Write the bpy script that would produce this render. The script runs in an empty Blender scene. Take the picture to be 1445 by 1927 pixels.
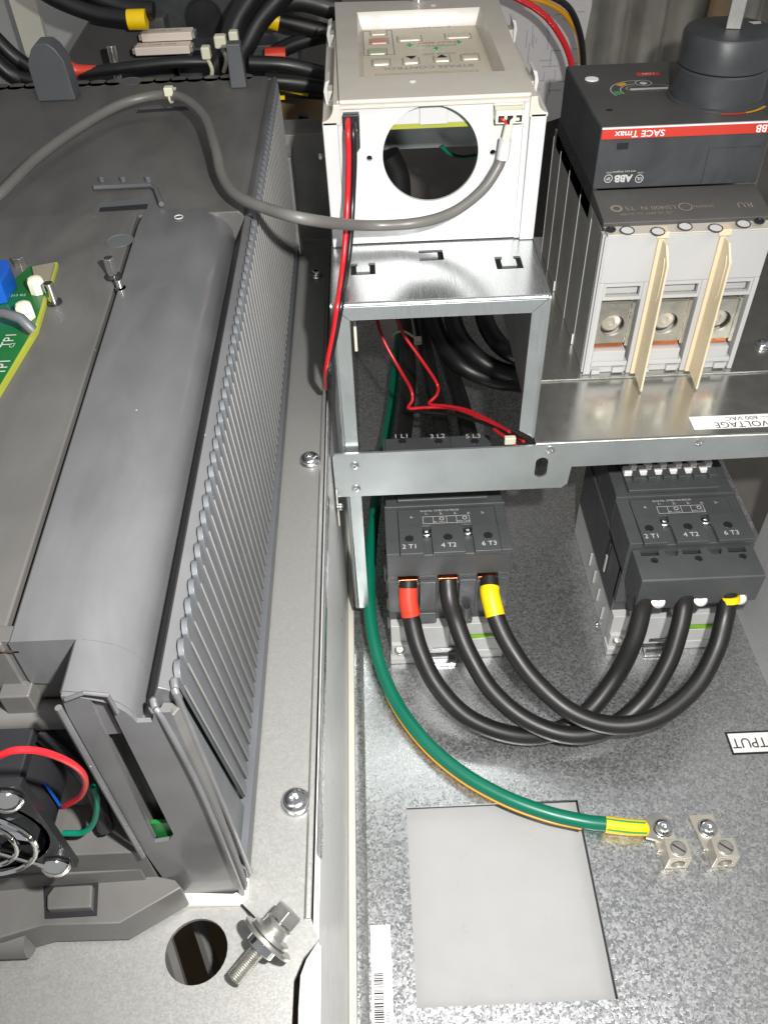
import bpy, math, random
from mathutils import Vector, Matrix
random.seed(7)
scene = bpy.context.scene
C = scene.collection
R = math.radians
S = 0.001                                    # everything below is written in millimetres

# ------------------------------------------------------------------ camera
CAM = Vector((-1.285, -404.067, 566.95))
F = 1585.06
MAT = Matrix.Rotation(-0.0021407, 3, 'Z') @ Matrix.Rotation(0.787999, 3, 'X') @ Matrix.Rotation(-0.0419503, 3, 'Z')
cd = bpy.data.cameras.new('camera'); cam = bpy.data.objects.new('camera', cd); C.objects.link(cam)
cam.matrix_world = Matrix.Translation(CAM * S) @ MAT.to_4x4()
cd.sensor_fit = 'VERTICAL'; cd.sensor_height = 24; cd.lens = F / 1927 * 24
cd.clip_start = 0.005; cd.clip_end = 60
scene.camera = cam

def U(px, py, ax, v):
    """point of the place measured from the photograph, on the plane ax = v (mm)"""
    d = MAT @ Vector(((px - 722.5) / F, -(py - 963.5) / F, -1))
    i = 'xyz'.index(ax); t = (v - CAM[i]) / d[i]
    return CAM + d * t

# ------------------------------------------------------------------ world and lamps
w = bpy.data.worlds.new('World'); scene.world = w; w.use_nodes = True
bg = w.node_tree.nodes['Background']; bg.inputs[0].default_value = (.95, .97, 1, 1); bg.inputs[1].default_value = 0.33
def lamp(name, kind, loc, energy, size, col=(1, 1, 1), target=None, size_y=None):
    l = bpy.data.lights.new(name, kind); l.energy = energy; l.color = col
    if kind == 'AREA':
        l.size = size
        if size_y: l.shape = 'RECTANGLE'; l.size_y = size_y
    else: l.shadow_soft_size = size
    o = bpy.data.objects.new(name, l); C.objects.link(o); o.location = loc
    if target is not None:
        o.rotation_euler = (Vector(target) - Vector(loc)).to_track_quat('-Z', 'Y').to_euler()
    return o
fl = CAM * S + MAT @ Vector((.062, .045, 0.0))
sp = lamp('camera_flash', 'SPOT', fl, 25, .007, (1, .985, .96), U(800, 1060, 'z', 60) * S)
sp.data.spot_size = R(108); sp.data.spot_blend = 1.0
lamp('ceiling_light', 'AREA', (.9, -1.2, 2.4), 16, 1.2, (1, .96, .9), (0, 0, .2), .3)
scene.view_settings.view_transform = 'Standard'; scene.view_settings.look = 'None'
scene.view_settings.exposure = 0.0

# ------------------------------------------------------------------ materials
def nodes(name):
    m = bpy.data.materials.new(name); m.use_nodes = True
    nt = m.node_tree; return m, nt, nt.nodes['Principled BSDF']
def coords(nt, scale=(1, 1, 1), rot=(0, 0, 0)):
    tc = nt.nodes.new('ShaderNodeTexCoord'); mp = nt.nodes.new('ShaderNodeMapping')
    mp.inputs['Scale'].default_value = scale; mp.inputs['Rotation'].default_value = rot
    nt.links.new(tc.outputs['Object'], mp.inputs[0]); return mp.outputs[0]
def noise(nt, vec, scale, detail=3, dist=0):
    n = nt.nodes.new('ShaderNodeTexNoise'); n.inputs['Scale'].default_value = scale
    n.inputs['Detail'].default_value = detail; n.inputs['Distortion'].default_value = dist
    nt.links.new(vec, n.inputs['Vector']); return n.outputs['Fac']
def ramp(nt, fac, stops):
    r = nt.nodes.new('ShaderNodeValToRGB'); e = r.color_ramp.elements
    while len(e) < len(stops): e.new(.5)
    for k, (p, c) in enumerate(stops):
        e[k].position = p; e[k].color = (c, c, c, 1) if isinstance(c, (int, float)) else (*c, 1)
    nt.links.new(fac, r.inputs[0]); return r.outputs[0]
def bump(nt, b, h, s, dist=.0002):
    n = nt.nodes.new('ShaderNodeBump'); n.inputs['Strength'].default_value = s; n.inputs['Distance'].default_value = dist
    nt.links.new(h, n.inputs['Height']); nt.links.new(n.outputs[0], b.inputs['Normal'])
def plastic(name, col, rough=.4, var=.12, grain=.25, gs=2500, coat=0, spec=.5, specks=False):
    m, nt, b = nodes(name); v = coords(nt)
    c = Vector(col)
    f = noise(nt, v, 35, 4)
    nt.links.new(ramp(nt, f, [(.3, tuple(c * (1 - var))), (.7, tuple(c * (1 + var)))]), b.inputs['Base Color'])
    g = noise(nt, v, 60, 5)
    nt.links.new(ramp(nt, g, [(.3, max(0, rough - .07)), (.7, min(1, rough + .07))]), b.inputs['Roughness'])
    if grain: bump(nt, b, noise(nt, v, gs, 2), grain, .00006)
    if specks:
        vo = nt.nodes.new('ShaderNodeTexVoronoi'); vo.inputs['Scale'].default_value = 110; nt.links.new(v, vo.inputs['Vector'])
        lt = nt.nodes.new('ShaderNodeMath'); lt.operation = 'LESS_THAN'; lt.inputs[1].default_value = .035; nt.links.new(vo.outputs['Distance'], lt.inputs[0])
        sp2 = nt.nodes.new('ShaderNodeSeparateColor'); nt.links.new(vo.outputs['Color'], sp2.inputs[0])
        gt = nt.nodes.new('ShaderNodeMath'); gt.operation = 'GREATER_THAN'; gt.inputs[1].default_value = .86; nt.links.new(sp2.outputs[0], gt.inputs[0])
        mu = nt.nodes.new('ShaderNodeMath'); mu.operation = 'MULTIPLY'; nt.links.new(lt.outputs[0], mu.inputs[0]); nt.links.new(gt.outputs[0], mu.inputs[1])
        mm = nt.nodes.new('ShaderNodeMixRGB'); mm.inputs[2].default_value = (.4, .39, .37, 1); nt.links.new(mu.outputs[0], mm.inputs[0])
        old = b.inputs['Base Color'].links[0].from_socket; nt.links.new(old, mm.inputs[1])
        # wiped-on smudges: slightly duller film in drifting patches
        sm = noise(nt, coords(nt, (1, .35, 1), (0, 0, .5)), 28, 6, 1.2)
        m3 = nt.nodes.new('ShaderNodeMixRGB'); m3.blend_type = 'MULTIPLY'; m3.inputs[0].default_value = 1
        nt.links.new(mm.outputs[0], m3.inputs[1]); nt.links.new(ramp(nt, sm, [(.35, .90), (.62, 1.12)]), m3.inputs[2])
        nt.links.new(m3.outputs[0], b.inputs['Base Color'])
        nt.links.new(ramp(nt, sm, [(.35, rough - .05), (.65, rough + .12)]), b.inputs['Roughness'])
    b.inputs['Specular IOR Level'].default_value = spec
    if coat: b.inputs['Coat Weight'].default_value = coat; b.inputs['Coat Roughness'].default_value = .12
    return m
def metal(name, col, rough, mtl=1.0, brush=None, var=.15, blot=40):
    m, nt, b = nodes(name); c = Vector(col); v = coords(nt)
    f = noise(nt, v, blot, 5)
    nt.links.new(ramp(nt, f, [(.3, tuple(c * (1 - var))), (.7, tuple(c * (1 + var)))]), b.inputs['Base Color'])
    b.inputs['Metallic'].default_value = mtl
    if brush:
        bv = coords(nt, brush); bn = noise(nt, bv, 1, 3)
        nt.links.new(ramp(nt, bn, [(.3, rough - .06), (.7, rough + .08)]), b.inputs['Roughness'])
        bump(nt, b, bn, .05, .00002)
    else:
        nt.links.new(ramp(nt, noise(nt, v, 90, 5), [(.3, max(.03, rough - .05)), (.7, rough + .06)]), b.inputs['Roughness'])
    return m
def spangle(name, c0, c1, scale, r0, r1, mtl, bs=.3):
    """hot-dip galvanised sheet: small feathery crystals"""
    m, nt, b = nodes(name); v = coords(nt)
    n0 = nt.nodes.new('ShaderNodeTexNoise'); n0.inputs['Scale'].default_value = scale * .8; n0.inputs['Detail'].default_value = 3
    nt.links.new(v, n0.inputs['Vector'])
    mx = nt.nodes.new('ShaderNodeMixRGB'); mx.blend_type = 'ADD'; mx.inputs[0].default_value = 2.2 / scale
    nt.links.new(v, mx.inputs[1]); nt.links.new(n0.outputs['Color'], mx.inputs[2])
    vo = nt.nodes.new('ShaderNodeTexVoronoi'); vo.inputs['Scale'].default_value = scale
    nt.links.new(mx.outputs[0], vo.inputs['Vector'])
    sep = nt.nodes.new('ShaderNodeSeparateColor'); nt.links.new(vo.outputs['Color'], sep.inputs[0])
    a = noise(nt, mx.outputs[0], scale * 1.6, 5, 1.5)
    ma = nt.nodes.new('ShaderNodeMath'); ma.operation = 'MULTIPLY_ADD'; ma.inputs[1].default_value = .45
    nt.links.new(sep.outputs[0], ma.inputs[0])
    mb_ = nt.nodes.new('ShaderNodeMath'); mb_.operation = 'MULTIPLY'; mb_.inputs[1].default_value = .75
    nt.links.new(a, mb_.inputs[0]); nt.links.new(mb_.outputs[0], ma.inputs[2])
    nt.links.new(ramp(nt, ma.outputs[0], [(.3, c0), (.62, tuple((Vector(c0) + Vector(c1)) / 2)), (.85, c1)]), b.inputs['Base Color'])
    nt.links.new(ramp(nt, ma.outputs[0], [(.3, r0), (.85, r1)]), b.inputs['Roughness'])
    b.inputs['Metallic'].default_value = mtl
    bump(nt, b, ma.outputs[0], bs, .0002)
    return m
M = {}
M['plate'] = spangle('galvanised_spangle', (.43, .44, .445), (.70, .71, .71), 700, .20, .40, .90, .26)
M['side_plate'] = spangle('galvanised_matte', (.31, .309, .295), (.36, .358, .34), 1500, .38, .48, .60, .12)
M['sheet'] = metal('zinc_sheet', (.60, .62, .62), .23, .92, (5000, 70, 5000), .04)
M['sheet_v'] = metal('zinc_sheet_flange', (.50, .54, .54), .34, .85, (900, 900, 60), .08)
M['shelf'] = metal('zinc_shelf', (.50, .50, .47), .22, .92, None, .06)
M['drive'] = plastic('drive_plastic', (.085, .082, .078), .38, .05, .35, 3500, .06, .5, True)
M['lid'] = plastic('lid_plastic', (.088, .088, .090), .36, .05, .25, 3500, .35, .5, True)
M['slat'] = plastic('slat_plastic', (.085, .09, .097), .44, .06, .2, 3500)
M['slat_lit_edge'] = plastic('slat_lit_edge_tone', (.25, .24, .22), .4, .05, .1)  # slat plastic in a paler tone: frontal light painted into the edges
M['dark'] = plastic('contactor_plastic', (.058, .061, .063), .42, .10, .7, 2600)
M['black'] = plastic('black_plastic', (.016, .016, .018), .35, .10, .3)
M['breaker'] = plastic('breaker_plastic', (.042, .045, .048), .40, .14, .6, 2200, 0, .5, True)
M['breaker_top'] = plastic('breaker_top_plastic', (.066, .063, .060), .42, .08, .9, 1900)
M['grey'] = plastic('light_grey_plastic', (.40, .40, .395), .42, .03, .25)
M['base_grey'] = plastic('base_grey_plastic', (.46, .46, .45), .45, .03, .25)
M['white'] = plastic('white_plastic', (.485, .485, .48), .34, .02, .12)
M['cream'] = plastic('cream_housing', (.48, .445, .39), .32, .03, .15)
M['barrier'] = plastic('barrier_plastic', (.60, .50, .34), .45, .05, .15)
M['paint'] = plastic('cabinet_paint', (.40, .40, .395), .33, .02, .5, 1200)
M['wall_paint_lit'] = plastic('wall_paint_lit', (.60, .60, .59), .34, .015, 0)  # same cabinet paint, colour lightened to make up for grazing light on the wall
M['seal'] = plastic('cream_edge', (.58, .56, .48), .4, .03, .1)
M['rubber'] = plastic('cable_rubber', (.010, .0095, .0095), .42, .15, .35, 1500)
M['green'] = plastic('green_cable', (.0, .135, .078), .36, .06, .15)
M['yellow'] = plastic('yellow_sleeve', (.90, .60, .0), .4, .03, .1)
M['red'] = plastic('red_sleeve', (.62, .045, .02), .4, .04, .1)
M['red_wire'] = plastic('red_wire', (.50, .012, .018), .3, .05, .05)
M['black_wire'] = plastic('black_wire', (.008, .008, .008), .3, .05, .05)
M['grey_cable'] = plastic('grey_cable', (.11, .106, .098), .42, .05, .3)
M['nylon'] = plastic('nylon', (.62, .60, .46), .4, .04, .1)
M['pcb'] = plastic('circuit_board_green', (.008, .105, .022), .3, .15, .1, 800)
M['pcb_edge'] = plastic('circuit_board_edge', (.28, .30, .03), .5)
M['blue'] = plastic('blue_plastic', (.005, .07, .35), .35)
M['label'] = plastic('label_white', (.80, .78, .77), .4, .01, .05)
M['ink'] = plastic('black_ink', (.012, .012, .012), .5, .05, 0)
M['print'] = plastic('white_print', (.47, .47, .455), .5, .03, 0)
M['goldprint'] = plastic('faded_print', (.20, .18, .13), .5, .03, 0)
M['redprint'] = plastic('red_print', (.52, .04, .025), .4, .03, 0)
M['orangeprint'] = plastic('orange_print', (.65, .30, .01), .4, .03, 0)
M['greenprint'] = plastic('green_print', (.03, .30, .10), .4, .03, 0)
M['greyprint'] = plastic('grey_print', (.20, .22, .27), .5, .03, 0)
M['keyred'] = plastic('faded_red_key', (.46, .24, .18), .35, .03, 0)
M['keygreen'] = plastic('faded_green_key', (.34, .38, .25), .35, .03, 0)
M['limestripe'] = plastic('lime_stripe', (.15, .33, .01), .4, .03, 0)
M['keypad'] = plastic('keypad_film', (.52, .47, .37), .3, .03, .05)
M['steel'] = metal('zinc_screw', (.72, .73, .74), .16, 1.0, None, .08)
M['chrome'] = metal('chrome', (.85, .84, .82), .06, 1.0, None, .03)
M['bolt'] = metal('bolt_zinc', (.60, .59, .55), .30, .95, None, .15, 200)
M['nickel'] = metal('nickel_terminal', (.60, .56, .48), .38, .75, None, .08)
M['silver'] = metal('tinned_lug', (.60, .58, .52), .30, .95, None, .12, 150)
M['copper'] = metal('copper', (.85, .30, .14), .25, 1.0)
M['shield'] = metal('breaker_side', (.27, .265, .25), .42, .35, None, .12)
M['foam'] = plastic('white_gasket', (.74, .71, .66), .6, .02, .1)
M['cloth'] = plastic('grey_curtain', (.20, .19, .165), .8, .2, .2, 300)
M['card'] = plastic('brown_card', (.17, .11, .06), .8, .15, .2, 300)
M['groove'] = plastic('groove_shade', (.03, .02, .014), .8, .1, 0)
M['paper'] = plastic('drawing_paper', (.42, .40, .40), .7, .03, .1)
M['ceramic'] = plastic('ceramic', (.66, .58, .50), .6, .05, .3)
M['dome'] = plastic('floor_grey', (.12, .11, .10), .7, .1, .1)
m, nt, b = nodes('clear_acrylic')
b.inputs['Base Color'].default_value = (.97, .98, .98, 1); b.inputs['Transmission Weight'].default_value = 1
b.inputs['Roughness'].default_value = .03; b.inputs['IOR'].default_value = 1.3; M['clear'] = m

# ------------------------------------------------------------------ mesh helpers (mm)
class MB:
    def __init__(s): s.v = []; s.f = []
    def add(s, vs, fs):
        n = len(s.v); s.v += [tuple(p) for p in vs]; s.f += [tuple(n + i for i in f) for f in fs]; return s
    def box(s, x0, x1, y0, y1, z0, z1):
        return s.add([(x, y, z) for x in (x0, x1) for y in (y0, y1) for z in (z0, z1)],
                     [(0, 1, 3, 2), (4, 6, 7, 5), (0, 4, 5, 1), (2, 3, 7, 6), (0, 2, 6, 4), (1, 5, 7, 3)])
    def loft(s, rings, closed=True, caps=True):
        n = len(rings[0]); vs = [p for r in rings for p in r]; fs = []
        for k in range(len(rings) - 1):
            for i in range(n if closed else n - 1):
                j = (i + 1) % n; fs.append((k * n + i, k * n + j, (k + 1) * n + j, (k + 1) * n + i))
        if caps: fs += [tuple(range(n))[::-1], tuple((len(rings) - 1) * n + i for i in range(n))]
        return s.add(vs, fs)
    def prism(s, poly, d):
        d = Vector(d); return s.loft([[Vector(p) for p in poly], [Vector(p) + d for p in poly]])
    def cyl(s, c, r, h, n=20, axis='z', r2=None, rot=0):
        r2 = r if r2 is None else r2; c = Vector(c)
        ex, ey, ez = {'z': ((1, 0, 0), (0, 1, 0), (0, 0, 1)), 'x': ((0, 1, 0), (0, 0, 1), (1, 0, 0)), 'y': ((0, 0, 1), (1, 0, 0), (0, 1, 0))}[axis] if isinstance(axis, str) else frame(axis)
        ex, ey, ez = Vector(ex), Vector(ey), Vector(ez)
        g = lambda rr, hh: [c + ex * rr * math.cos(2 * math.pi * k / n + rot) + ey * rr * math.sin(2 * math.pi * k / n + rot) + ez * hh for k in range(n)]
        return s.loft([g(r, 0), g(r2, h)])
    def lathe(s, prof, c=(0, 0, 0), n=28, axis='z', caps=True):
        c = Vector(c)
        ex, ey, ez = {'z': ((1, 0, 0), (0, 1, 0), (0, 0, 1)), 'x': ((0, 1, 0), (0, 0, 1), (1, 0, 0)), 'y': ((0, 0, 1), (1, 0, 0), (0, 1, 0))}[axis] if isinstance(axis, str) else frame(axis)
        ex, ey, ez = Vector(ex), Vector(ey), Vector(ez)
        return s.loft([[c + ex * r * math.cos(2 * math.pi * k / n) + ey * r * math.sin(2 * math.pi * k / n) + ez * h for k in range(n)] for r, h in prof], caps=caps)
    def tube(s, pts, r, n=12, smooth=8, closed=False):
        P = spline(pts, smooth) if smooth else [Vector(p) for p in pts]
        rr = r if callable(r) else (lambda t: r)
        rings = []; t0 = (P[1] - P[0]).normalized(); u = t0.orthogonal().normalized()
        for i, p in enumerate(P):
            t = (P[min(i + 1, len(P) - 1)] - P[max(i - 1, 0)]).normalized()
            u = (u - t * u.dot(t)).normalized(); v = t.cross(u); q = rr(i / (len(P) - 1))
            rings.append([p + (u * math.cos(2 * math.pi * k / n) + v * math.sin(2 * math.pi * k / n)) * q for k in range(n)])
        return s.loft(rings)
    def torus(s, c, R_, r, axis=(0, 0, 1), n=40, k=8):
        ex, ey, ez = frame(axis); c = Vector(c); rings = []
        for i in range(n + 1):
            a = 2 * math.pi * i / n; d = ex * math.cos(a) + ey * math.sin(a)
            rings.append([c + d * (R_ + r * math.cos(2 * math.pi * j / k)) + ez * r * math.sin(2 * math.pi * j / k) for j in range(k)])
        return s.loft(rings, caps=False)
    def flat(s, outline, holes, t, o=(0, 0, 0), ex=(1, 0, 0), ey=(0, 1, 0)):
        """sheet with holes: 2D outline in the frame o, ex, ey; thickness t along ex x ey"""
        cu = bpy.data.curves.new('t', 'CURVE'); cu.dimensions = '2D'; cu.fill_mode = 'BOTH'; cu.extrude = abs(t) / 2
        for poly in [outline] + list(holes):
            sp_ = cu.splines.new('POLY'); sp_.points.add(len(poly) - 1); sp_.use_cyclic_u = True
            for q, p in zip(sp_.points, poly): q.co = (p[0], p[1], 0, 1)
        ob = bpy.data.objects.new('t', cu); C.objects.link(ob)
        me = bpy.data.meshes.new_from_object(ob.evaluated_get(bpy.context.evaluated_depsgraph_get()))
        ex, ey, o = Vector(ex), Vector(ey), Vector(o); ez = ex.cross(ey)
        s.add([o + ex * v.co.x + ey * v.co.y + ez * (v.co.z + t / 2) for v in me.vertices], [tuple(p.vertices) for p in me.polygons])
        bpy.data.objects.remove(ob); bpy.data.curves.remove(cu); bpy.data.meshes.remove(me); return s
def frame(axis):
    ez = Vector(axis).normalized(); ex = ez.orthogonal().normalized(); return ex, ez.cross(ex), ez
def spline(pts, k=8):
    P = [Vector(p) for p in pts]; P = [P[0] * 2 - P[1]] + P + [P[-1] * 2 - P[-2]]; out = []
    for i in range(1, len(P) - 2):
        a, b_, c, d = P[i - 1:i + 3]
        for j in range(k):
            t = j / k
            out.append(.5 * ((2 * b_) + (c - a) * t + (2 * a - 5 * b_ + 4 * c - d) * t * t + (3 * b_ - a - 3 * c + d) * t ** 3))
    return out + [P[-2]]
def circ(cx, cy, r, n=32, ry=None): return [(cx + r * math.cos(2 * math.pi * k / n), cy + (ry or r) * math.sin(2 * math.pi * k / n)) for k in range(n)]
def rect(x0, y0, x1, y1): return [(x0, y0), (x1, y0), (x1, y1), (x0, y1)]
def oval(cx, cy, hw, hh, n=8):
    out = []
    for k in range(n + 1): a = math.pi * k / n; out.append((cx + hw * math.cos(a), cy + hh - hw + hw * math.sin(a)))
    for k in range(n + 1): a = math.pi + math.pi * k / n; out.append((cx + hw * math.cos(a), cy - hh + hw + hw * math.sin(a)))
    return out

ORG = {}
def origin(p): return ORG.get(p.name, Vector((0, 0, 0))) if p else Vector((0, 0, 0))
def mesh(name, mb, mat, org, bevel=0, ang=35):
    me = bpy.data.meshes.new(name)
    me.from_pydata([tuple((Vector(v) - org) * S) for v in mb.v], [], mb.f); me.validate()
    import bmesh
    bm = bmesh.new(); bm.from_mesh(me); bmesh.ops.remove_doubles(bm, verts=bm.verts, dist=1e-6)
    bmesh.ops.recalc_face_normals(bm, faces=bm.faces); bm.to_mesh(me); bm.free()
    me.materials.append(M[mat] if isinstance(mat, str) else mat)
    me.shade_smooth(); me.set_sharp_from_angle(angle=R(ang))
    return me
def part(name, mb, mat, parent=None, bevel=0, ang=35):
    me = mesh(name, mb, mat, origin(parent), bevel, ang)
    o = bpy.data.objects.new(name, me); C.objects.link(o)
    if parent: o.parent = parent; ORG[o.name] = origin(parent)
    if bevel:
        b_ = o.modifiers.new('bevel', 'BEVEL'); b_.width = bevel * S; b_.segments = 2; b_.limit_method = 'ANGLE'; b_.angle_limit = R(40); b_.harden_normals = True
    return o
def thing(name, label, cat, loc=(0, 0, 0), group=None):
    o = bpy.data.objects.new(name, None); C.objects.link(o); o.empty_display_size = .01
    o.location = Vector(loc) * S; o['label'] = label; o['category'] = cat
    if group: o['group'] = group
    ORG[o.name] = Vector(loc); return o
def single(name, mb, mat, label, cat, bevel=0, group=None, ang=35):
    """a thing that is one mesh: its origin sits at its own first corner"""
    org = sum((Vector(v) for v in mb.v), Vector()) / len(mb.v)
    me = mesh(name, mb, mat, org, bevel, ang); o = bpy.data.objects.new(name, me); C.objects.link(o); o.location = org * S
    ORG[o.name] = org
    if bevel:
        b_ = o.modifiers.new('bevel', 'BEVEL'); b_.width = bevel * S; b_.segments = 2; b_.limit_method = 'ANGLE'; b_.angle_limit = R(40); b_.harden_normals = True
    o['label'] = label; o['category'] = cat
    if group: o['group'] = group
    return o
def struct(name, mb, mat, bevel=0, ang=35):
    o = part(name, mb, mat, None, bevel, ang); o['kind'] = 'structure'; return o
def copy_tree(o, parent=None):
    c = o.copy(); C.objects.link(c); c.parent = parent
    ORG[c.name] = ORG.get(o.name, Vector())
    for ch in list(o.children): copy_tree(ch, c)
    return c
def text(s, size, o, mat, parent, ex=(1, 0, 0), ey=(0, 1, 0), name='lettering', flip=False, align='CENTER', t=.12, sx=1.0, bold=0):
    ex, ey, o = Vector(ex).normalized(), Vector(ey).normalized(), Vector(o); nz = ex.cross(ey)
    if flip: ex, ey = -ex, -ey
    cu = bpy.data.curves.new('t', 'FONT'); cu.body = s; cu.size = size; cu.align_x = align; cu.align_y = 'CENTER'; cu.offset = bold; cu.resolution_u = 3
    ob = bpy.data.objects.new('t', cu); C.objects.link(ob)
    me = bpy.data.meshes.new_from_object(ob.evaluated_get(bpy.context.evaluated_depsgraph_get()))
    mb = MB(); vs = [o + ex * v.co.x * sx + ey * v.co.y for v in me.vertices]; fs = [tuple(p.vertices) for p in me.polygons]
    mb.add([v + nz * t for v in vs], fs)
    bpy.data.objects.remove(ob); bpy.data.curves.remove(cu); bpy.data.meshes.remove(me)
    return part(name, mb, mat, parent)
def decal(poly, mat, parent, name, nz, t=.15):
    mb = MB(); nz = Vector(nz).normalized(); mb.prism([Vector(p) + nz * .01 for p in poly], nz * t); return part(name, mb, mat, parent)
def ring2(c, r, w, mat, parent, name, nz=(0, 0, 1), t=.14, n=24, a0=0, a1=360, ex=None, ey=None, ry=1):
    mb = MB(); nz = Vector(nz).normalized(); c = Vector(c)
    if ex is None: ex, ey, _ = frame(nz)
    ex, ey = Vector(ex), Vector(ey)
    P = [R(a0 + (a1 - a0) * k / n) for k in range(n + 1)]
    vs = []
    for a in P:
        d = ex * math.cos(a) + ey * math.sin(a) * ry
        vs += [c + d * (r - w / 2) + nz * t, c + d * (r + w / 2) + nz * t]
    mb.add(vs, [(2 * k, 2 * k + 1, 2 * k + 3, 2 * k + 2) for k in range(n)])
    return part(name, mb, mat, parent)

# pan-head screw with star recess and washer, built once at the origin (axis +z)
def star(r0, r1, n=6):
    return [((r0 if k % 2 else r1) * math.cos(math.pi * k / n), (r0 if k % 2 else r1) * math.sin(math.pi * k / n)) for k in range(2 * n)]
def screw(name, label, loc, r, axis=(0, 0, 1), group=None, washer=True, parent=None, slot='star', mat='steel', h=None):
    h = h or r * .62; ez = Vector(axis).normalized()
    rot = ez.to_track_quat('Z', 'Y').to_matrix(); loc = Vector(loc)
    if parent is None: t = thing(name, label, 'screw', loc, group)
    else: t = parent
    def put(mb): mb.v = [tuple(loc + rot @ Vector(v)) for v in mb.v]; return mb
    z = 0
    if washer:
        mw = MB().lathe([(r * 1.12, 0), (r * 1.14, .3), (r * 1.08, r * .16), (r * .4, r * .17)]); z = r * .17
        if parent is None: part('washer', put(mw), mat, t)
    hd = MB().lathe([(r * .98, z), (r, z + h * .3), (r * .95, z + h * .55), (r * .80, z + h * .82), (r * .6, z + h * .96), (r * .46, z + h)], caps=False)
    if slot == 'slot':
        hd.lathe([(r * .46, z + h), (.01, z + h)], caps=False)
        hd2 = MB().box(-r * .9, r * .9, -r * .09, r * .09, z + h * .5, z + h * 1.02)
    # recess
    if slot != 'slot':
        n = 12; st = star(r * .26, r * .40); top = [Vector((r * .46 * math.cos(math.pi * k / 6), r * .46 * math.sin(math.pi * k / 6), z + h)) for k in range(12)]
        a = [Vector((p[0], p[1], z + h)) for p in st]; b_ = [Vector((p[0] * .9, p[1] * .9, z + h * .45)) for p in st]
        hd.loft([top, a, b_], caps=False); hd.add(b_, [tuple(range(12))])
    nm = 'head' if parent is None else 'screw'
    p = part(nm, put(hd), mat, t, ang=40)
    return t if parent is None else p

# ================================================================== SETTING
# lower mounting plate with the rectangular cut-out
cut = [(6.1, -130), (127.2, -130), (127.2, -256.4), (6.1, -256.4)]
pl = MB().flat([(-22, -420), (340, -420), (340, 640), (-22, 640)], [cut], -1.8)
struct('mounting_plate', pl, 'plate')
struct('plate_flange', MB().prism([(-22, -420, 0), (-24.5, -420, 2.4), (-29, -420, 3.2), (-29, -420, 1.6), (-24, -420, .6), (-22, -420, -1.6)], (0, 1060, 0)), 'plate')
struct('back_panel', MB().box(-30, 330, -420, 60, -17, -15), 'paint')
# painted wall between the two compartments and its cream edge
struct('partition_wall', MB().box(-37, -34.5, -420, 640, -14, 206), 'wall_paint_lit', .4)
struct('edge_strip', MB().box(-34.4, -29.2, -420, 640, -14, 6.5), 'seal', 1.2)
# left plate (stands 212 mm above), with the round opening at its front corner
hc = U(370, 1790, 'z', 212)
ce = [U(a_, b_, 'z', 212) for a_, b_ in ((546, 2060), (549, 1930), (553, 1845), (571, 1803), (600, 1768))]
lp = MB().flat([(-420, -345)] + [(p.x, p.y) for p in ce] + [(-37.2, -278), (-37.2, 640), (-420, 640)], [circ(hc.x, hc.y, 12.3)], -2, (0, 0, 212))
struct('side_plate', lp, 'side_plate')
struct('plate_lip', MB().prism([(-37.2, -278, 210), (-37.2, -278, 213.4), (-39.2, -278, 213.6), (-40.2, -278, 212.1), (-40.2, -278, 210)], (0, 900, 0)), 'side_plate', .3)
struct('floor_void', MB().box(-420, -37, -420, 640, 70, 72), 'card')
# right painted wall
rw = U(1445, 1300, 'z', 0)
struct('right_wall', MB().box(291, 294, -420, 41, 0, 330), 'paint', .5)
struct('rear_wall', MB().box(-700, 700, 640, 644, -200, 900), 'dome')
struct('enclosure_floor', MB().box(-700, 700, -700, 644, -60, -56), 'dome')
struct('left_compartment_floor', MB().box(-420, -37, 420, 640, 212.2, 213), 'dome')

# ================================================================== LEFT: frequency drive
D = thing('frequency_drive', 'large dark grey motor drive housing with ribbed louvred side, filling the left side', 'drive', (-160, -20, 212))
XR = -64.0
top = 362
def lid_prof(y, xl):
    pts = [(xl, 352), (xl, top - .8), (xl + .8, top)]
    for k in range(9):
        a = R(90 * k / 8); pts.append((max(-98 + 20 * math.sin(a), xl + 1 + k * .12), 346 + 16 * math.cos(a)))
    pts += [(-77.6, 338), (-95, 337), (xl, 340)]
    return [Vector((x, y, z)) for x, z in pts]
# rear part of the housing (flat to the edge)
hz = 358.6
mb = MB().loft([[Vector((x, y, z)) for x, z in [(-420, 330), (-420, hz), (-73.6, hz), (-71.4, hz - 2.4), (-70.6, hz - 12), (-70.6, 214), (-420, 214)]] for y in (46, 268)])
part('rear_housing', mb, 'drive', D, .8)
# scalloped back edge
mb = MB()
for k in range(20): mb.cyl((-90 - 12 * k, 268, hz - 3), 7, 3, 20)
part('scalloped_edge', mb, 'drive', D)
# left cover up to the groove
gl = lambda y: -127.5 + (48.7 - y) * (9.5 / 294)
mb = MB().prism([(-420, 46, 0), (gl(46) - 1.1, 46, 0), (gl(-247) - 1.1, -247, 0), (-420, -247, 0)], (0, 0, 1))
mb = MB().loft([[Vector((-420, 46, z)), Vector((gl(46) - 1.2, 46, z)), Vector((gl(-247) - 1.2, -247, z)), Vector((-420, -247, z))] for z in (330, 361)])
part('left_cover', mb, 'drive', D, .9)
part('cover_groove', MB().loft([[Vector((gl(46) - 3, 46, z)), Vector((gl(46) + 3, 46, z)), Vector((gl(-247) + 3, -247, z)), Vector((gl(-247) - 3, -247, z))] for z in (356.4, 357.2)]), 'groove', D)
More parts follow.
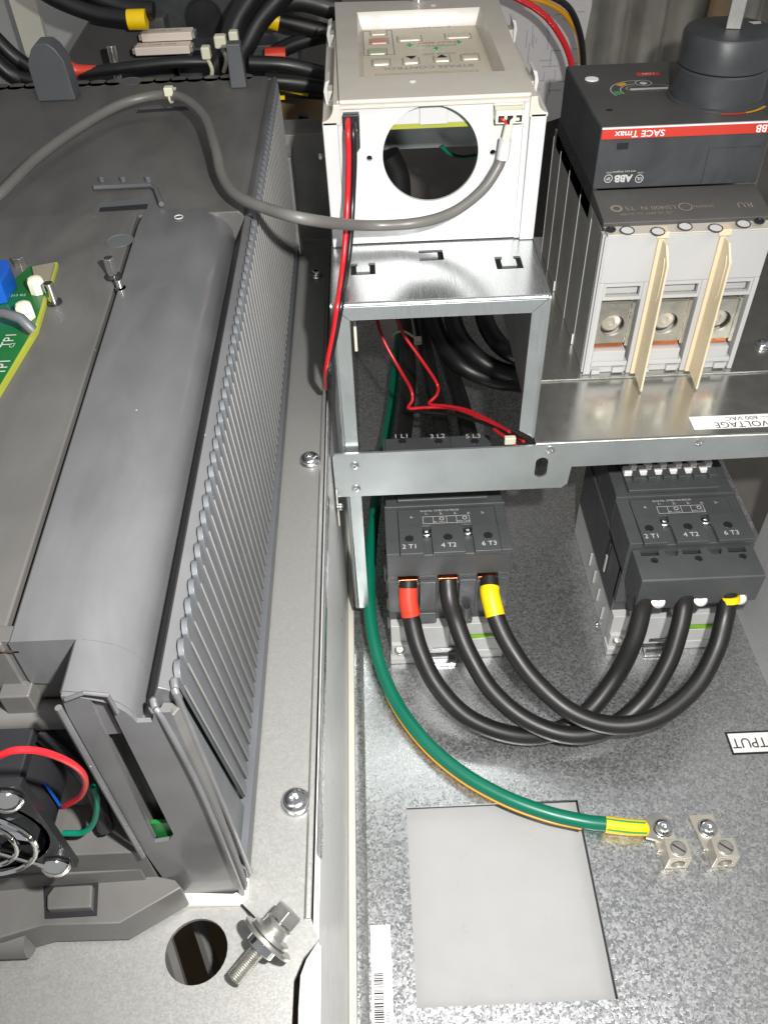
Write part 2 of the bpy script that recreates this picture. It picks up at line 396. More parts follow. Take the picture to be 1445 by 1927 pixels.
# raised lid with rounded right shoulder
ys = [52 - (52 + 247) * k / 12 for k in range(13)]
rings = [lid_prof(y, gl(y) + 1.2) for y in ys]
rings[0] = [p + Vector((0, 0, -3 if p.z > 345 else 0)) for p in rings[0]]
mbl = MB().loft(rings)
mbl.loft([lid_prof(-246.9, -96.6), lid_prof(-265.3, -96.6)])
L = part('lid', mbl, 'lid', D, 0, 28)
# rim and side wall under the lid
part('lid_channel', MB().box(-80, -70, -262, 46, 214, 341), 'slat', D, .6)
part('side_rim', MB().prism([(-72.5, -262, 341), (-72.5, -262, 351), (-70, -262, 356.5), (-68, -262, 355.6), (-66.4, -262, 354.4), (-66.4, -262, 341)], (0, 308, 0)), 'lid', D, .3)
part('side_rim', MB().prism([(-71.5, 46, 341), (-71.5, 46, 355), (-67.5, 46, 357.5), (-65.8, 46, 356), (-65.8, 46, 341)], (0, 224, 0)), 'lid', D, .3)
part('side_wall', MB().box(-71, -68, -264, 268, 214, 346), 'slat', D)
# louvre slats, one by one
def slat_mb(y0, zb):
    mb = MB(); wd = 7.9; sl = 23 / 121
    zs = []
    outl = []
    n = 6
    for k in range(n + 1):
        a = math.pi * k / n; outl.append((wd / 2 - wd / 2 * math.cos(a), 353 + 3.5 * math.sin(a)))
    pts = [(0, zb + 2)] + outl + [(wd, zb + 2), (wd * .75, zb), (wd * .25, zb)]
    def P(u, z, dx): return Vector((XR - 1.1 * max(0, u / wd) ** 1.3 + dx, y0 + u + (352 - z) * sl, z))
    mb.loft([[P(u, z, 0) for u, z in pts], [P(u, z, -2) for u, z in pts]])
    eb = MB().prism([P(-.3, 346, -.2), P(.1, 350, -.2), P(.1, zb + 3, -.2), P(-.3, zb + 4, -.2)], (.5, 0, 0))  # thin strip that draws the lit line along the slat
    return mb, eb
y = -257.6; k = 0
while y < 258:
    zb = 231 if y > -240 else 231
    m_, e_ = slat_mb(y, zb); sl_ = part('slat', m_, 'slat', D, .25); part('slat_lit_edge', e_, 'slat_lit_edge', sl_); y += 8.15; k += 1
# lower corner panel in front of the louvres, seen as a clean triangle with a raised rib
mbp = MB().prism([(-68.5, -262, 352), (-68.5, -259.5, 352), (-68.5, -234.5, 222), (-68.5, -234, 214), (-68.5, -264, 214)], (2.6, 0, 0))
part('corner_panel', mbp, 'slat', D, .4)
part('corner_rib', MB().tube([(-72.5, -262, 352), (-71.5, -265, 350.5), (-69.5, -267, 346), (-66, -268, 300), (-65, -268.3, 216)], lambda t: 1.05 * min(1, .15 + t * 14), 10, 8), 'lid', D)
part('corner_rib', MB().tube([(-66, -258, 356), (-65.2, -261.5, 354.5), (-64.6, -263.2, 350), (-63.6, -262, 300), (-62.6, -260, 216)], lambda t: 1.2 * min(1, .15 + t * 14), 10, 8), 'lid', D)
part('corner_face', MB().loft([[Vector((-71.5, -266.4, z)), Vector((-66, -266.8, z)), Vector((-63.6, -262.5, z)), Vector((-70, -262, z))] for z in (216, 349)]), 'drive', D, .5)
part('bottom_rail', MB().box(-68.5, -63, -262, 268, 213.5, 225), 'slat', D, .5)
# front frame with its upright slot
def O(px, py, yv=-267): q = U(px, py, 'y', yv); return (q.x, q.z)
outer = [(p.x, p.z - .25) for p in lid_prof(-265, -96.6)[2:11]] + [(-77.6, 346), (-73, 346), (-71.5, 351), (-66.5, 351), O(466, 1668), O(462, 1682), O(335, 1692), O(270, 1600), (-96.6, 352)]
hole = [O(170, 1318), O(203, 1322), O(327, 1570), O(318, 1582), O(292, 1586)]
part('front_frame', MB().flat(outer, [hole], -1.6, (0, -267, 0), (1, 0, 0), (0, 0, 1)), 'lid', D)
part('slot_liner', MB().box(-95, -90.6, -264.5, -244, 262, 356), 'drive', D, .5)
part('slot_back', MB().box(-91, -80.5, -259, -258, 250, 350), 'black', D)
part('circuit_edge', MB().box(-90.4, -78, -264, -262.5, 250, 273), 'pcb', D)
part('frame_lip', MB().tube([(O(112, 1326)[0], -268, O(112, 1326)[1]), (O(270, 1606)[0], -268, O(270, 1606)[1])], 1.1, 8, 0), 'lid', D)
part('frame_lip', MB().tube([Vector((*O(q[0], q[1]), 0)).xzy + Vector((0, -267.6, 0)) * 1 for q in [(125, 1313), (160, 1300), (204, 1305), (222, 1337)]], .7, 8, 0), 'lid', D)
# step under the left cover
q0 = U(140, 1210, 'y', -247)
part('cover_step', MB().prism([(-420, -246, 361.2), (-97.6, -246, 361.2), (-103.5, -246, 330), (-420, -246, 330)], (0, 6, 0)), 'drive', D, .4)
part('inner_wall', MB().box(-420, -96, -244, -238, 214, 334), 'drive', D)
# tray and stepped base
part('tray', MB().box(-420, -96.6, -266.5, -238, 214, 255), 'drive', D, .6)
zb = 232
led = [U(px, py, 'z', zb) for px, py in [(0, 1655), (120, 1650), (260, 1640), (330, 1655), (343, 1670), (225, 1738), (80, 1742), (0, 1765), (-200, 1790), (-200, 1655)]]
part('base_step', MB().loft([[Vector((p.x, p.y, z)) for p in led] for z in (214, zb)]), 'drive', D, .8)
part('base_shoulder', MB().loft([[Vector((p.x + (0 if z > 225 else 2), p.y - (0 if z > 225 else 3), z)) for p in [U(a, b_, 'z', 238) for a, b_ in [(-200, 1600), (0, 1610), (100, 1607), (262, 1600), (268, 1640), (80, 1652), (0, 1660), (-200, 1670)]]] for z in (214, 240)]), 'drive', D, .8)
cl = [U(px, py, 'z', 233) for px, py in [(92, 1690), (105, 1672), (178, 1668), (176, 1712), (92, 1716)]]
part('clip_pocket', MB().loft([[Vector((p.x, p.y, z)) for p in [U(a, b_, 'z', 233) for a, b_ in [(80, 1640), (186, 1640), (182, 1722), (84, 1728)]]] for z in (231.5, 232.4)]), 'black', D)
part('release_clip', MB().loft([[Vector((p.x, p.y, z)) for p in cl] for z in (228, 235.5)]), 'drive', D, .9)
ft = U(40, 1778, 'z', 220)
part('foot', MB().cyl((ft.x - 26, ft.y + 2, 221), 7, 30, 20, 'x'), 'drive', D)
# white gasket under the housing corner
gk = [U(px, py, 'z', 213.6) for px, py in [(322, 1694), (352, 1682), (440, 1684), (452, 1678), (458, 1640), (470, 1640), (468, 1690), (452, 1704), (330, 1706)]]
part('gasket', MB().loft([[Vector((p.x, p.y, z)) for p in gk] for z in (212.2, 215.5)]), 'foam', D, .8)
# retaining hooks at the back
for (x0, x1, px) in ((-232.5, -206, 0), (-97, -85.5, 1)):
    h_ = 37 if px == 0 else 29; yb = 233 if px == 0 else 243; dp = 17 if px == 0 else 10
    if px == 0:
        pr = [(x0, 0), (x0, h_ * .66), (x0 + 5, h_ * .9), (x0 + 9, h_), (x1 - 9, h_), (x1 - 5, h_ * .9), (x1 - 1, h_ * .7), (x1, 0)]
    else: pr = [(x0, 0), (x0 + .8, h_), (x1 - .8, h_), (x1, 0)]
    part('retaining_hook', MB().prism([(a, yb, hz + c) for a, c in pr], (0, dp, 0)), 'slat', D, 1)
# cable guide and slots on the top
a = U(180, 352, 'z', hz + 3); 
part('cable_guide', MB().tube([U(178, 353, 'z', hz + 2.5), U(285, 349, 'z', hz + 2.5), U(294, 356, 'z', hz + 2.5), U(304, 384, 'z', hz + 2.5)], 1.5, 8, 0), 'slat', D, ang=80)
for px in (193, 233, 280):
    q = U(px, 342, 'z', hz); part('guide_peg', MB().cyl((q.x, q.y, hz), 1.7, 3.2, 12), 'slat', D, .3)
def patch(name, pts, z, mat, h=.5, bev=0):
    return part(name, MB().loft([[Vector((p.x, p.y, zz)) for p in [U(a, b_, 'z', z) for a, b_ in pts]] for zz in (z - h, z + .15)]), mat, D, bev)
patch('slot_recess', [(180, 398), (190, 381), (285, 373), (278, 392)], hz, 'slat')
patch('slot_opening', [(187, 398), (189, 391), (279, 384), (277, 393)], hz + .25, 'black')
patch('slot_opening', [(257, 213), (262, 205), (350, 199), (356, 207)], hz, 'black')
patch('slot_recess', [(262, 206), (266, 199), (348, 194), (351, 200)], hz + .3, 'slat')
q = U(246, 153, 'z', hz); part('knockout', MB().lathe([(8.6, 0), (8.6, .3), (7.8, .3), (7.6, .12), (.01, .12)], (q.x, q.y, hz)), 'slat', D)
q = U(226, 453, 'z', 361); part('knockout', MB().lathe([(7.2, 0), (7.2, .3), (6.4, .3), (6.2, .12), (.01, .12)], (q.x, q.y, 361)), 'slat', D)
q = U(337, 410, 'z', 361.5); part('moulding_mark', MB().torus((q.x, q.y, 362), 2.2, .28), 'print', D)
# hex standoffs
def standoff(px0, py0, px1, py1, z0, r, mat='chrome', n=6):
    b0 = U(px0, py0, 'z', z0)
    # height from the photographed top
    best = min((abs((U(px1, py1, 'z', z0 + h) - b0).y) + abs((U(px1, py1, 'z', z0 + h) - b0).x), h) for h in range(3, 60))
    hgt = best[1]
    part('standoff', MB().cyl((b0.x, b0.y, z0 - .5), r, hgt, n), mat, D, .3)
    part('standoff_collar', MB().cyl((b0.x, b0.y, z0), r * 1.6, 1.0, 16), 'black', D)
    return b0, hgt
standoff(214, 522, 196, 484, 361, 2.6, 'chrome', 6)
standoff(103, 570, 84, 532, 361, 2.3, 'chrome', 16)
standoff(228, 545, 222, 524, 361, 1.7, 'chrome', 12)
standoff(52, 536, 36, 480, 350, 3.0, 'bolt', 6)

# ---------------- circuit board at the left edge
B = thing('circuit_board', 'green circuit board with white print beside the grey drive cover, at the left edge', 'circuit board', (-190, 60, 362))
bz = 363
bd = [U(px, py, 'z', bz) for px, py in [(5, 545), (58, 500), (108, 494), (70, 620), (-4, 742), (-160, 742), (-160, 560)]]
part('board', MB().loft([[Vector((p.x, p.y, z)) for p in bd] for z in (361.2, bz)]), 'pcb', B)
ed = [U(px, py, 'z', bz) for px, py in [(103, 494), (109, 494), (71, 621), (-4, 745), (-4, 734), (66, 616)]]
part('board_edge', MB().loft([[Vector((p.x, p.y, z)) for p in ed] for z in (361.1, bz + .12)]), 'pcb_edge', B)
part('edge_component', MB().loft([[Vector((p.x, p.y, z)) for p in [U(a, b_, 'z', bz + 1) for a, b_ in [(62, 505), (104, 497), (94, 530), (68, 535)]]] for z in (bz, bz + 2)]), 'goldprint', B)
for px, py in ((66, 528), (44, 576)):
    q = U(px, py, 'z', bz + 6); part('nylon_cap', MB().lathe([(3.9, 0), (3.9, 6), (3.1, 7.3), (1.6, 7.8)], (q.x, q.y, bz), n=8), 'nylon', B, .2)
bb = [U(a, b_, 'z', 366) for a, b_ in [(-60, 520), (26, 516), (30, 530), (12, 560), (-60, 575)]]
part('blue_terminal', MB().loft([[Vector((p.x, p.y, z)) for p in bb] for z in (bz, 374)]), 'blue', B, .8)
part('board_clamp', MB().tube([U(-60, 590, 'z', 372), U(10, 590, 'z', 372), U(40, 600, 'z', 372), U(62, 622, 'z', 366)], 2.5, 6, 0), 'slat', B, ang=80)
for i, (px, py) in enumerate([(18, 640), (6, 690), (24, 650)]):
    text(['TP1', 'TP1', 'C2'][i], 7 if i < 2 else 3, U(px, py, 'z', bz), 'print', B, (0, 1, 0), (-1, 0, 0), 'printed_mark', t=.1)
text('J13 R2', 2.6, U(36, 556, 'z', bz), 'print', B, (1, 0, 0), (0, 1, 0), 'printed_mark', t=.1)

# ---------------- cooling fan in the lower left recess
FAN = thing('cooling_fan', 'black cooling fan with chrome wire finger guard in the drive\'s lower left corner', 'fan', (-170, -262, 262))
fa = Vector((0, -1, 0)); ex = Vector((1, 0, 0)); ey = Vector((0, 0, 1)); yf = -276
f1 = U(15, 1497, 'y', yf); f2 = U(110, 1622, 'y', yf)
so = (f1.z - f2.z) / 2; hwf = so + 5.5
fc = Vector(((f1.x + f2.x) / 2 - so, yf, (f1.z + f2.z) / 2))
def fp(a, b_, c=0): return fc + ex * a + ey * b_ + fa * c
ro = hwf - 3
fm = MB(); fm.flat(rect(-hwf, -hwf, hwf, hwf), [circ(0, 0, ro, 40)], -3, fc, ex, ey)
part('fan_frame', fm, 'black', FAN, .0)
fm = MB(); fm.flat(rect(-hwf, -hwf, hwf, hwf), [circ(0, 0, ro, 40)], -3, fc - fa * 24, ex, ey)
fm.lathe([(ro, -27), (ro, 0), (ro + 1.5, 0), (ro + 1.5, -27)], fc, 40, fa, False); part('fan_shroud', fm, 'black', FAN)
part('side_web', MB().box(fc.x + ro * .2, fc.x + hwf - 1.5, yf + 3, yf + 24, fc.z + ro * .9, fc.z + hwf - 1), 'black', FAN, .8)
for rr in (.25, .48, .70, .92): part('guard_ring', MB().torus(fp(0, 0, 3.4), ro * rr, .95, fa), 'chrome', FAN)
for s1 in (1, -1):
    for s2 in (1, -1):
        part('guard_arm', MB().tube([fp(s1 * 4, s2 * 4, 2.4), fp(s1 * so * .8, s2 * so * .8, 2.4), fp(s1 * so, s2 * so, 1.4)], .95, 8), 'chrome', FAN)
        part('guard_screw', MB().lathe([(4.9, 0), (5.2, 1.2), (4.5, 2.8), (2.8, 4.0), (.01, 4.4)], fp(s1 * so, s2 * so, .6), 24, fa), 'chrome', FAN)
part('fan_hub', MB().lathe([(ro * .42, -10), (ro * .42, -2), (ro * .38, -1), (.01, -1)], fc, 30, fa), 'black', FAN)
for k in range(7):
    a0 = 2 * math.pi * k / 7; p = lambda r, a, c: fp(r * math.cos(a), r * math.sin(a), c)
    part('fan_blade', MB().loft([[p(ro * .4, a0, -3 - d_), p(ro * .95, a0 + .15, -4 - d_), p(ro * .95, a0 + .85, -14 - d_), p(ro * .4, a0 + .6, -12 - d_)] for d_ in (0, 1)]), 'slat', FAN)
part('fan_sticker', MB().box(fc.x + hwf, fc.x + hwf + .15, yf + 9, yf + 10.2, fc.z - 4, fc.z + 14), 'blue', FAN)
wp = [U(a_, b_, 'y', c_) for a_, b_, c_ in [(-14, 1428, -286), (30, 1412, -286), (85, 1416, -284), (140, 1440, -280), (161, 1468, -276), (152, 1498, -272), (121, 1518, -268)]]
single('fan_wire', MB().tube(wp, 1.0, 10), 'red_wire', 'thin bright red wire looping over the black cooling fan', 'wire')
wp = [U(175, 1480, 'z', 300), U(184, 1505, 'z', 292), U(178, 1545, 'z', 275), U(158, 1566, 'z', 268), U(120, 1568, 'z', 266)]
single('earth_wire', MB().tube(wp, 1.1, 10), 'green', 'thin dark green wire curling beside the black cooling fan', 'wire')
wp = [U(-10, 1350, 'z', 322), U(20, 1350, 'z', 322), U(70, 1375, 'z', 318), U(130, 1425, 'z', 305), U(180, 1490, 'z', 280), U(200, 1560, 'z', 262)]
part('shroud_bracket', MB().tube(wp, 3.0, 8), 'black', FAN)
q = U(35, 1345, 'z', 335)
part('catch', MB().box(q.x - 6, q.x + 4, -252, -244, 325, 340), 'drive', D, .7)
part('catch_shaft', MB().cyl((-150, -250, 326), 5, 46, 18, 'x'), 'drive', D)

# ================================================================== sheet-metal duct in the middle
G = thing('sheet_metal_duct', 'galvanised sheet steel frame with a square opening, under the white control box', 'metal frame', (37, 23, 204))
x1, x2, dy, Zd = -26.6, 101.5, 23.0, 311.3
def slot_c(cx, cy, w_, h_, g, flip=False):
    """a C-shaped latch slot: outer rectangle with a tongue left standing"""
    hw, hh = w_ / 2, h_ / 2; t = 3.5
    P = [(-hw, -hh), (hw, -hh), (hw, hh), (hw - w_ * .28, hh), (hw - w_ * .28, hh - t), (hw - t, hh - t), (hw - t, -hh + t), (-hw + t, -hh + t), (-hw + t, hh - t), (-hw + w_ * .28, hh - t), (-hw + w_ * .28, hh), (-hw, hh)]
    if flip: P = [(-b_, a) for a, b_ in P]
    return [(cx + a, cy + b_) for a, b_ in P]
sc = [U(683, 506, 'z', Zd), U(811, 480, 'z', Zd), U(957, 494, 'z', Zd)]
slots = [slot_c(sc[0].x, sc[0].y, 15, 14, 0), slot_c(sc[1].x, sc[1].y, 13, 15, 0, True), slot_c(sc[2].x, sc[2].y, 16, 15, 0)]
mt = MB().flat(rect(x1 + 1.5, dy + 2, x2 - 1.5, 290), slots + [rect(-12, 128, 86, 270)], -1.4, (0, 0, Zd))
part('top_plate', mt, 'sheet', G)
# rounded front bend
def bend(pa, pb, c0, c1, r=2.2):
    """quarter round between two directions c0 -> c1 along the edge pa..pb"""
    pa, pb, c0, c1 = map(Vector, (pa, pb, c0, c1)); rings = []
    out = lambda p: [p + c0 * r * math.cos(R(a)) + c1 * r * math.sin(R(a)) for a in range(0, 91, 15)] + [p]
    return MB().loft([out(pa), out(pb)])
part('front_bend', bend((x1 + 2, dy + 2.2, Zd - 2.2), (x2 - 2, dy + 2.2, Zd - 2.2), (0, 0, 1), (0, -1, 0)), 'sheet', G)
part('side_bend', bend((x1 + 2.2, dy + 2.4, Zd - 2.2), (x1 + 2.2, 290, Zd - 2.2), (0, 0, 1), (-1, 0, 0)), 'sheet', G)
part('side_bend', bend((x2 - 2.2, dy + 2.4, Zd - 2.2), (x2 - 2.2, 290, Zd - 2.2), (0, 0, 1), (1, 0, 0)), 'sheet', G)
fw = 11
part('top_flange', MB().prism([(x1 + 2.5, dy, Zd - 2.2), (x2 - 2.5, dy, Zd - 2.2), (x2 - fw, dy, Zd - fw), (x1 + fw, dy, Zd - fw)], (0, 1.4, 0)), 'sheet_v', G, .2)
part('right_flange', MB().prism([(x2 - 2.2, dy + .05, Zd - 2.8), (x2 - 2.2, dy + .05, 206), (x2 - fw, dy + .05, 212), (x2 - fw, dy + .05, Zd - fw - .4)], (0, 1.4, 0)), 'sheet_v', G, .2)
part('left_flange', MB().prism([(x1 + 2.2, dy + .05, Zd - 2.8), (x1 + fw, dy + .05, Zd - fw - .4), (x1 + fw, dy + .05, 34), (x1 + 3, dy + .05, 34)], (0, 1.4, 0)), 'sheet_v', G, .2)
part('left_bend', bend((x1 + 2.2, dy + 2.2, 34), (x1 + 2.2, dy + 2.2, Zd - 2.5), (0, -1, 0), (-1, 0, 0)), 'sheet_v', G)
part('right_bend', bend((x2 - 2.2, dy + 2.2, 205), (x2 - 2.2, dy + 2.2, Zd - 2.5), (0, -1, 0), (1, 0, 0)), 'sheet_v', G)
part('left_side', MB().box(x1, x1 + 1.4, dy + 2, 45, 34, Zd - 2.2), 'sheet_v', G)
part('left_side', MB().box(x1, x1 + 1.4, 45, 290, 204, Zd - 2.2), 'sheet_v', G)
part('right_side', MB().box(x2 - 1.4, x2, dy + 2, 290, 205, Zd - 2.2), 'sheet_v', G)
part('rear_flange', MB().box(x1 + 2, x2 - 2, 288.6, 290, 295, Zd - 1.5), 'sheet_v', G)
part('inner_strut', MB().box(x1 + 3, x2 - 3, 255, 257, 306, 330), 'sheet_v', G)
part('weld_dimple', MB().lathe([(1.6, 0), (1.3, .5), (.6, .8), (.01, .9)], (x2 - 2.6, dy + 1.8, Zd - 1)), 'steel', G)
part('weld_dimple', MB().lathe([(1.6, 0), (1.3, .5), (.6, .8), (.01, .9)], (x1 + 2.6, dy + 1.8, Zd - 1)), 'steel', G)

# ================================================================== breaker shelf with its front bar
SH = thing('breaker_shelf', 'galvanised steel shelf with a long riveted front bar crossing the cabinet', 'shelf', (200, 20, 204))
oc = U(1018, 880, 'y', 18)
bar = [(-33, 163.5), (123, 163.5), (126.6, 167), (127.6, 182.5), (330, 184.5), (330, 202.4), (-31, 202.4), (-33, 200)]
part('front_bar', MB().flat(bar, [oval(oc.x, oc.z, 4.2, 9)], -1.6, (0, 18, 0), (1, 0, 0), (0, 0, 1)), 'sheet_v', SH)
part('shelf_top', MB().box(101.8, 340, 20.5, 300, 202.6, 204), 'shelf', SH)
part('shelf_bend', bend((101.8, 20.2, 201.8), (340, 20.2, 201.8), (0, 0, 1), (0, -1, 0), 2.2), 'shelf', SH)
part('raised_pan', MB().box(102.5, 340, 85.5, 300, 204.1, 205.4), 'shelf', SH, .5)
for px, py in ((667, 877), (670, 920), (1035, 847), (1315, 833)):
    q = U(px, py, 'y', 17.5)
    part('rivet', MB().lathe([(3.1, 0), (3.0, .7), (2.2, 1.2), (1.5, 1.2), (1.3, .3), (.01, .2)], (q.x, 18, q.z), 20, (0, -1, 0)), 'steel', SH)
# hanging tab, clear shield and its small screws
part('hanging_tab', MB().box(-32.6, -31.8, 13, 17, 140, 172), 'seal', SH, .2)
part('tab_screw', MB().lathe([(2.6, 0), (2.6, 1.5), (1.6, 2.4), (.01, 2.6)], (-31, 14, 158), 16, (1, 0, 0)), 'steel', SH)
single('clear_plastic_shield', MB().box(-34.2, -33.6, -252, 98, 207, 215), 'clear', 'clear acrylic strip standing along the inner edge of the left steel plate', 'plastic sheet', .2)
part('side_washer', MB().cyl((-32.5, 14, 158), 3, 1, 16, 'x'), 'steel', SH)

# input voltage label
LB = thing('input_voltage_label', 'white sticker with upside-down INPUT VOLTAGE lettering on the steel shelf', 'label', (260, 40, 204))
lpz = [U(px, py, 'z', 204.2) for px, py in [(1293, 785), (1306, 808)]]
part('sticker', MB().box(lpz[1].x, 330, lpz[1].y, lpz[0].y, 204.02, 204.3), 'label', LB)
text('INPUT VOLTAGE', 8.4, (U(1343, 800, 'z', 204.3).x, U(1343, 800, 'z', 204.3).y, 204.3), 'ink', LB, flip=True, align='RIGHT', sx=.98)
text('500 \u2014 600 VAC', 5.6, (U(1364, 789, 'z', 204.3).x, U(1364, 788, 'z', 204.3).y, 204.3), 'ink', LB, flip=True, align='RIGHT', sx=1.05)

# OUTPUT label
OL = thing('output_label', 'white sticker with black border and upside-down OUTPUT lettering on the lower plate', 'label', (265, -92, 0))
oa = U(1362, 1378, 'z', 0); ob_ = U(1378, 1421, 'z', 0)
part('border', MB().box(oa.x, 330, ob_.y, oa.y, .05, .25), 'ink', OL)
part('sticker', MB().box(oa.x + 1.6, 330, ob_.y + 1.6, oa.y - 1.6, .2, .4), 'label', OL)
text('OUTPUT', 11.5, (U(1376, 1400, 'z', .4).x, (oa.y + ob_.y) / 2, .4), 'ink', OL, flip=True, align='RIGHT', sx=.95)
# barcode label
BL = thing('barcode_label', 'narrow white barcode sticker at the left edge of the lower plate', 'label', (-14, -240, 0))
part('sticker', MB().box(-20.6, -8, -330, -208.3, .05, .3), 'label', BL)
mb = MB(); y = -236.5
while y > -330:
    t_ = random.choice([.3, .3, .6, .6, .9]); mb.box(-19.2, -13.4, y - t_, y, .3, .4); y -= t_ + random.choice([.4, .4, .7, 1.0])
part('barcode', mb, 'ink', BL)
text('015635', 2.9, (-11, -262, .3), 'ink', BL, (0, 1, 0), (-1, 0, 0))

# ================================================================== white bypass control box
W = thing('control_box', 'cream white plastic control panel box with keypad and large round front hole', 'control box', (37, 93, 311))
wy = 93.2
hcx, hcz, hr = 35.8, 365.9, 28
q1 = U(664, 225, 'y', wy); q2 = U(957, 200, 'y', wy)
lw = [O(644, 216, wy), O(676, 216, wy), O(678, 278, wy), O(672, 288, wy), O(650, 286, wy), O(644, 278, wy)]
lw = [(max(p[0], -12.5), p[1]) for p in lw]
rwn = [O(928, 188, wy), O(978, 184, wy), O(976, 228, wy), O(928, 230, wy)]
fr = MB().flat([(-16.6, 312.3), (91.5, 312.3), (92, 398), (-17, 398)], [circ(hcx, hcz, hr, 56), lw, rwn, circ(O(695, 298, wy)[0], O(695, 298, wy)[1], 1.7, 16), circ(O(927, 287, wy)[0], O(927, 287, wy)[1], 1.7, 16)], 2.2, (0, wy, 0), (1, 0, 0), (0, 0, 1))
fr.v = [(x, y + 2.2 + 0, z) for x, y, z in fr.v]
part('front_panel', fr, 'white', W)
# side pillars (taper a little towards the foot)
def pil(xa0, xa1, xb0, xb1):
    return MB().loft([[Vector((xa0, wy - 3, 311.6)), Vector((xa1, wy - 3, 311.6)), Vector((xa1, 280, 311.6)), Vector((xa0, 280, 311.6))],
                      [Vector((xb0, wy - 3, 388)), Vector((xb1, wy - 3, 388)), Vector((xb1, 280, 388)), Vector((xb0, 280, 388))]])
part('side_pillar', pil(-25.2, -17.4, -26, -17.2), 'white', W, .7)
part('side_pillar', pil(92, 100.8, 92.2, 101.6), 'white', W, .7)
part('pillar_inner', MB().box(-17.3, -13.8, wy - 1, 105, 312, 396), 'white', W, .5)
part('pillar_inner', MB().box(88.6, 92.1, wy - 1, 105, 312, 396), 'white', W, .5)
# door / bezel with the sunk keypad
zt = 399.2
bz0 = MB().flat([(-15.5, wy - 2.5), (91, wy - 2.5), (97.5, 282), (-20, 290)], [rect(-4, 128, 82, 262)], -3.2, (0, 0, zt))
part('bezel', bz0, 'cream', W, .0)
part('bezel_front', MB().box(-15.5, 91, wy - 2.4, wy + 1.5, 394, zt - 3.3), 'cream', W, .5)
part('bezel_nose', MB().tube([(-15.2, wy - 1.8, zt - 1.4), (90.8, wy - 1.8, zt - 1.4)], 1.5, 12, 0), 'cream', W)
kz = 389
def slope(p0, p1, p2, p3): return MB().add([p0, p1, p2, p3], [(0, 1, 2, 3)])
i0 = [(-4, 128), (82, 128), (82, 262), (-4, 262)]; i1 = [(-1, 132), (79, 132), (79, 258), (-1, 258)]
for k in range(4):
    a, b_ = i0[k], i0[(k + 1) % 4]; c, d = i1[(k + 1) % 4], i1[k]
    part('recess_wall', MB().prism([(*a, zt - .05), (*b_, zt - .05), (*c, kz), (*d, kz)], (0, 0, -.8)), 'cream', W)
K = part('keypad', MB().box(-1.5, 79.5, 131.5, 258.5, kz - 2, kz), 'keypad', W)
def kb(px, py): q = U(px, py, 'z', kz); return (q.x, q.y, kz)
def key(px, py, w_, h_, mat='keypad', dome=False):
    x, y, z = kb(px, py)
    part('key', MB().loft([[Vector((x + sx_ * (w_ / 2 - ins) * 1, y + sy_ * (h_ / 2 - ins), z + hh)) for sx_, sy_ in ((-1, -.6), (-.8, -1), (.8, -1), (1, -.6), (1, .6), (.8, 1), (-.8, 1), (-1, .6))] for ins, hh in ((0, .02), (.3, .8), (1.3, 1.1))]), mat, K)
    ring = [(x + sx_ * (w_ / 2 + .7), y + sy_ * (h_ / 2 + .9)) for sx_, sy_ in ((-1, -1), (1, -1), (1, 1), (-1, 1))]
    o = [(x + sx_ * (w_ / 2 + .2), y + sy_ * (h_ / 2 + .3)) for sx_, sy_ in ((-1, -1), (1, -1), (1, 1), (-1, 1))]
    part('key_outline', MB().flat(ring, [o], .06, (0, 0, z + .02)), 'goldprint', K)
key(717, 118, 11, 11); key(773, 115, 10, 12); key(831, 111, 10, 12); key(884, 108, 11, 11)
for px, py, sgn in ((774, 112, -1), (831, 109, 1)):
    x, y, z = kb(px, py); s_ = -sgn
    part('arrow', MB().add([(x - 3.6, y - 3.2 * sgn, z + 1.25), (x + 3.6, y - 3.2 * sgn, z + 1.25), (x, y + 3.2 * sgn, z + 1.25)], [(0, 1, 2)]), 'ink', K)
key(713, 78, 12, 12, 'keyred'); key(710, 98, 12, 12, 'keygreen'); key(712, 63, 11, 9, 'keypad')
key(770, 73, 16, 11); key(861, 68, 17, 11)
x0_, y0_, _ = kb(684, 100); x3_, y3_, _ = kb(738, 60)
part('key_frame', MB().flat(rect(x0_, y0_ - 6, x3_, y3_ + 4), [rect(x0_ + .8, y0_ - 5, x3_ - .8, y3_ + 3)], .06, (0, 0, kz + .02)), 'greyprint', K)
text('BYPASS CONTROL', 7.0, kb(805, 126), 'greyprint', K, flip=True, t=.1)
text('DRIVE OFF', 4.6, kb(826, 101), 'greyprint', K, flip=True, t=.1)
text('FAULT RESET', 4.4, kb(821, 80), 'redprint', K, flip=True, t=.1)
text('BYPASS FAULT', 4.2, kb(821, 85.5), 'greenprint', K, flip=True, t=.1)
text('AUTO HAND', 4.6, kb(812, 51), 'greyprint', K, flip=True, t=.1)
text('ENTER', 3.4, Vector(kb(884, 105)) + Vector((0, 0, 1.2)), 'greyprint', K, flip=True, t=.1)
text('ESCAPE', 3.4, Vector(kb(717, 115)) + Vector((0, 0, 1.2)), 'greyprint', K, flip=True, t=.1)
for px, py in ((771, 86), (821, 92), (863, 80)):
    q = kb(px, py); part('indicator', MB().box(q[0] - 2, q[0] + 2, q[1] - 1, q[1] + 1, kz, kz + .4).box(q[0] - .6, q[0] + .6, q[1] - 4, q[1] + 4, kz, kz + .45), 'greenprint', K)
q = kb(800, 136); part('keypad_slot', MB().flat(rect(-31, -2.6, 33, .2), [rect(-30.5, -2.1, 32.5, -.3)], .08, (q[0], q[1], kz + .02)), 'goldprint', K)
q = U(776, 153, 'z', zt); part('locating_pin', MB().lathe([(2.1, 0), (2.1, .5), (1.4, .8), (.01, .8)], (q.x, q.y, zt)), 'white', W)
